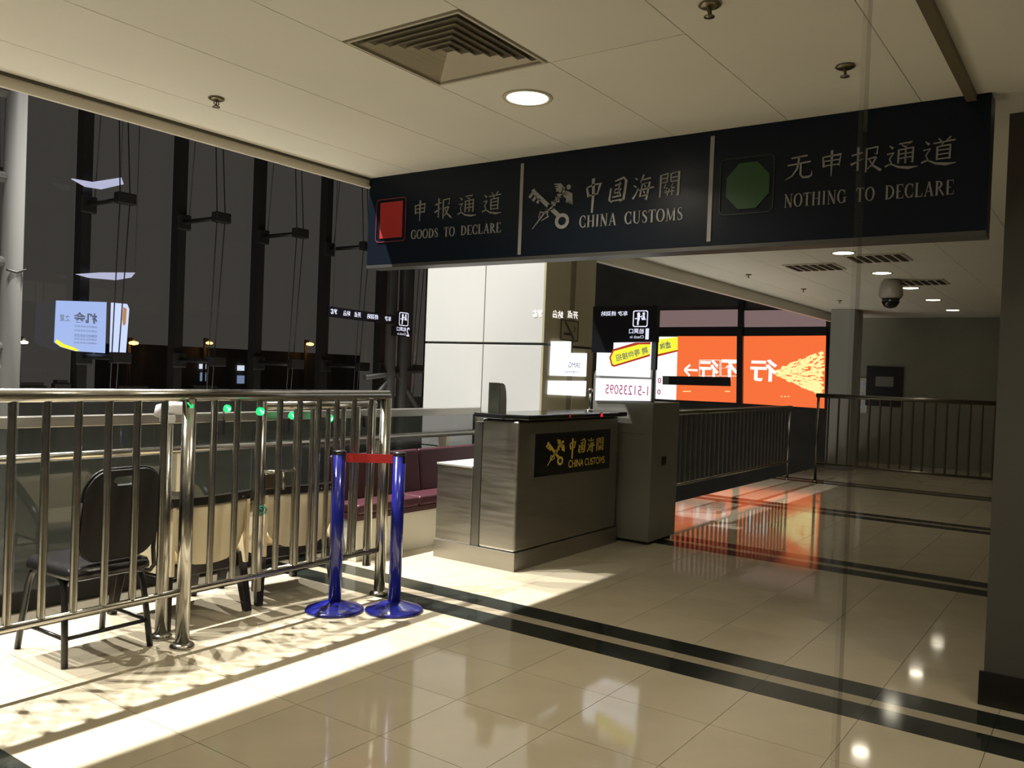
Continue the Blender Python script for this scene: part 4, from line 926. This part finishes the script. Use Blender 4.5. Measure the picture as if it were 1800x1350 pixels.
# reflected ceiling above it, built as dimly glowing panels
t = thing('upper_band_reflection', 'band of dull pink-grey panels above the orange screen', 'panel', (OX, 7.1, 2.5))
for (a, b) in ((1158, 1297), (1309, 1452)):
    obj('panel', prism(MB(), po, [scr(a, 546), scr(b, 544), scr(b, 574), scr(a, 575)], 0.0, 0.02), 'dullrefl', t)
obj('frame_post', prism(MB(), po, [scr(1299, 520), scr(1308, 520), scr(1308, 575), scr(1298, 575)], 0.0, 0.05), 'frame', t)
# ------------------------------------------------------------------ glass reflections built at the glass wall, and lit things beyond it
pf = Pl((0, 11.84, 0), (1, 0, 0), (0, 0, 1))
t = thing('poster_reflection', 'pale blue lit poster on the glass wall with mirrored characters', 'poster', (6.37, 11.9, 1.5))  # window reflection built as glowing sheets
s = obj('sheet', prism(MB(), pf, [(5.86, 1.66), (5.95, 1.60), (6.15, 1.55), (6.57, 1.54), (6.57, 2.27), (5.87, 2.23)], 0.0, 0.03), 'adblue', t)
s2 = obj('sheet', prism(MB(), pf, [(6.65, 1.50), (6.88, 1.49), (6.90, 1.90), (6.915, 2.20), (6.88, 2.27), (6.65, 2.27)], 0.0, 0.03), 'adpale', t)
obj('corner_print_reflection', prism(MB(), pf, [(5.86, 1.66), (5.95, 1.60), (6.15, 1.55), (6.20, 1.56), (6.12, 1.60), (5.98, 1.64), (5.88, 1.70)], 0.031, 0.033), 'adyellow', s)
text('机会', pf, 6.27, 2.02, 0.34, 0.15, 'screentext', s, 'characters', mirror=True, d=0.031, bold=0.03); text('之夏', pf, 5.98, 2.00, 0.14, 0.09, 'screentext', s, 'characters', mirror=True, d=0.031)
for i, v in enumerate((1.90, 1.84, 1.77, 1.72, 1.67)): text('招聘岗位信息咨询', pf, 6.28, v, 0.32, 0.026 if i != 2 else 0.045, 'screentext', s, 'small_print', mirror=True, d=0.031)
obj('orange_mark', prism(MB(), pf, [(6.81, 2.05), (6.82, 1.97), (6.84, 1.95), (6.865, 1.98), (6.875, 2.20), (6.82, 2.22)], 0.031, 0.033), 'skin', s2)
BQ = 10.25 / 11.7
def bq(x, z): return (x * BQ, CH + (z - CH) * BQ)
t = thing('board_reflection', 'black departure board hanging in the atrium with check-in sign number two', 'display board', (11.8 * BQ, 10.28, 2.0))  # glass reflection built as a hanging board
pf2 = Pl((0, 10.25, 0), (1, 0, 0), (0, 0, 1))
obj('word_panel', prism(MB(), pf2, [bq(10.66, 2.37), bq(12.40, 2.34), bq(12.40, 2.52), bq(10.66, 2.56)], -0.04, 0.0), 'panelrefl', t)
obj('icon_panel', prism(MB(), pf2, rrect(*bq(12.53, 2.32), *bq(12.83, 2.615), 0.02), -0.04, 0.0), 'panelrefl', t)
obj('number_panel', prism(MB(), pf2, [bq(12.38, 2.12), bq(12.92, 2.12), bq(12.92, 2.31), bq(12.38, 2.31)], -0.04, -0.002), 'panelrefl', t)
for x in (10.8, 12.3, 12.7): obj('hanger', MB().tube([(*bq(x, 0)[:1], 10.27, bq(x, 2.53)[1]), (bq(x, 0)[0], 10.27, 8.9)], 0.006, 6), 'cable', t)
for wd, a, ww in (('状态', 10.80, 0.17), ('站台', 11.12, 0.18), ('开点', 11.40, 0.17), ('终到站', 11.80, 0.30), ('车次', 12.22, 0.18)):
    u_, v_ = bq(a, 2.47 - (a - 10.8) * 0.02)
    text(wd, pf2, u_, v_, ww * BQ, 0.10 * BQ, 'textrefl', t, 'words', mirror=True, d=0.001, bold=0.02)
checkin(pf2, *bq(12.68, 2.60), 0.27 * BQ, '2', t)
# ceiling-light reflections in the window glass, built as glowing strips
def streak(label, pts, name='light_reflection'):
    t = thing(name, label, 'strip light', (sum(p[0] for p in pts) / len(pts), 11.8, min(p[1] for p in pts)), 'cool strip lights at the glass wall')  # these strips are ceiling-light reflections
    obj('tube', prism(MB(), pf, pts, 0.0, 0.05), 'streak', t)
    c = max(pts, key=lambda p: p[1]); obj('hanger', MB().tube([(c[0], 11.80, c[1]), (c[0], 11.80, 8.9)], 0.006, 6), 'cable', t)
streak('upper bluish light strip near the leftmost window post', [(6.02, 3.92), (6.30, 3.93), (6.72, 4.08), (6.76, 3.99), (6.45, 3.86), (6.22, 3.85)])
streak('lower bluish light strip just above the pale blue poster', [(6.12, 2.62), (6.45, 2.68), (6.98, 2.74), (6.92, 2.66), (6.70, 2.60), (6.30, 2.59)])
# street lamps and lit windows far outside
def street_lamp(x, y, z, r, m, label):
    t = thing('street_lamp', label, 'street lamp', (x, y, -4.4), 'street lamps outside in the dark')
    obj('mast', MB().tube([(x, y + 0.3, -4.4), (x, y + 0.3, z + 0.2), (x, y, z + 0.1)], 0.06, 6), 'mullion', t)
    obj('lantern', MB().lathe([(0.0, -r * 0.5), (r, -r * 0.3), (r * 1.15, 0.0), (r, r * 0.3), (0.0, r * 0.5)], (x, y, z), 14), m, t)
street_lamp(17.78, 30, 2.02, 0.15, 'sodium', 'orange street lamp beside the pale blue poster'); street_lamp(21.04, 30, 2.18, 0.12, 'sodium', 'orange street lamp beyond the second window post')
street_lamp(26.32, 30, 2.39, 0.15, 'sodium', 'orange street lamp nearest to the sign'); street_lamp(13.86, 30, 1.85, 0.11, 'lamp', 'small white street lamp beside the white pipe truss')
t = thing('distant_building', 'dark distant building with two lit windows', 'building', (22, 31, -4.4))
obj('wall', MB().box(18.5, 30.5, -4.4, 30, 34, 2.0), 'darkwall', t)
for (a, b, c, d) in ((20.94, 1.12, 21.22, 1.32), (22.79, 1.09, 23.10, 1.31)): obj('window', MB().box(a, 30.42, b, c, 30.499, d), 'coldwin', t)
for (a, b, c, d) in ((21.0, 0.62, 21.24, 0.97), (22.80, 0.54, 23.12, 0.88)): obj('window', MB().box(a, 30.42, b, c, 30.499, d), 'dimwin', t)

# ------------------------------------------------------------------ reflections of green turnstile arrows, built as small lights on railing and ledge
def arrow_reflection(x, z, r, label, kind='disc', yy=4.98):
    y = yy
    t = thing('arrow_reflection', label, 'indicator light', (x, y, 1.0), 'small green arrow lights along the balustrade')
    if yy > 4.5:
        obj('stalk', MB().tube([(x, y + 0.03, 1.0), (x, y + 0.03, z)], 0.006, 6), 'black', t)
        obj('clip', MB().box(x - 0.012, y + 0.024, 0.99, x + 0.012, BY - 0.051, 1.085), 'black', t)
    else:
        obj('clip', MB().box(x - 0.008, y + 0.001, z - 0.012, x + 0.008, y + 0.008, z + 0.012), 'black', t)
    p = Pl((x, y, z), (1, 0, 0), (0, 0, 1))
    if kind == 'disc':
        obj('lens', prism(MB(), p, arc(0, 0, r, r, 0, 360, 16)[:-1], 0.0, 0.02), 'greenrefl', t)
        m = brush(MB(), p, [(-.5, .5), (.45, -.4)], [.3, .3], 0.0205, 0.022, r, r); brush(m, p, [(.45, .2), (.45, -.45), (-.2, -.45)], [.26] * 3, 0.0225, 0.024, r, r)
        obj('arrow', m, emat('pale_green_reflection', (0.5, 1.0, 0.8), 1.5), t)
    elif kind == 'bar':
        obj('lens', prism(MB(), p, rrect(-r, -r * 0.45, r, r * 0.45, r * 0.3), 0.0, 0.02), 'greenrefl', t)
    else:
        m = brush(MB(), p, [(-1, 1), (.9, -.8)], [.4, .4], 0.0, 0.008, r, r); brush(m, p, [(.9, .4), (.9, -.9), (-.4, -.9)], [.36] * 3, 0.009, 0.016, r, r)
        obj('arrow', m, 'greenrefl', t)
arrow_reflection(2.596, 1.264, 0.013, 'bare green arrow light on the middle railing post', 'arrow', 3.853); arrow_reflection(3.645, 1.170, 0.026, 'green arrow light in the second gap right of the railing post')
arrow_reflection(3.045, 1.2245, 0.023, 'brightest green arrow light on a railing bar by the gate stile', 'disc', 3.868); arrow_reflection(4.213, 1.110, 0.027, 'green arrow light above the gate padlock')
arrow_reflection(4.585, 1.081, 0.030, 'green arrow light above the left blue barrier post'); arrow_reflection(5.065, 1.117, 0.020, 'green bar light near the end of the railing', 'bar')

# ------------------------------------------------------------------ far wall fittings, dark equipment outside
t = thing('notice_board', 'dark notice board with a pale sheet on the far wall', 'notice board', (17.48, 3.6, 1.1))
obj('board', MB().box(17.46, 3.27, 1.10, 17.499, 3.93, 1.86), 'frame', t, bevel=0.006); obj('sheet', MB().box(17.455, 3.44, 1.48, 17.4595, 3.76, 1.67), mat('grey_sheet', (0.20, 0.20, 0.18), 0.6), t)
t = thing('wall_banner', 'narrow white vertical notice beside the dark board', 'notice', (17.48, 3.99, 0.9))
obj('sheet', MB().box(17.47, 3.90, 0.95, 17.499, 4.07, 1.63), 'paper', t)
pw = Pl((17.47, 0, 0), (0, -1, 0), (0, 0, 1))
for i, ch in enumerate('出入境'): text(ch, pw, -3.985, 1.50 - 0.2 * i, 0.10, 0.11, 'screentext', t, 'character', d=0.001)
for i, (a, b, z, hh) in enumerate(((5.45, 5.85, 0.88, 0.18), (5.95, 6.18, 0.88, 0.22), (6.85, 7.4, 0.88, 0.14), (8.1, 8.6, 0.88, 0.16))):
    t = thing('equipment_box', ['dark equipment box on the window sill at far left', 'dark equipment box on the sill left of the poster post', 'flat dark equipment box on the sill below the poster', 'dark equipment box on the sill behind the railing post'][i], 'equipment', (a, 11.6, z), 'dark boxes along the window sill')
    obj('case', MB().box(a, 11.95, z + 0.001, b, 12.08, z + hh), 'equip', t, bevel=0.02); obj('lid', MB().box(a + 0.03, 11.96, z + hh + 0.001, b - 0.05, 12.07, z + hh + 0.04), 'cable', t)

# ------------------------------------------------------------------ free edge of the glass partition next to the camera
t = struct('window_partition', MB().box(2.300, 0.553, 0.001, 2.345, 0.565, H - 0.031), 'clearglass', 'clear upright edge strip of the glass partition')
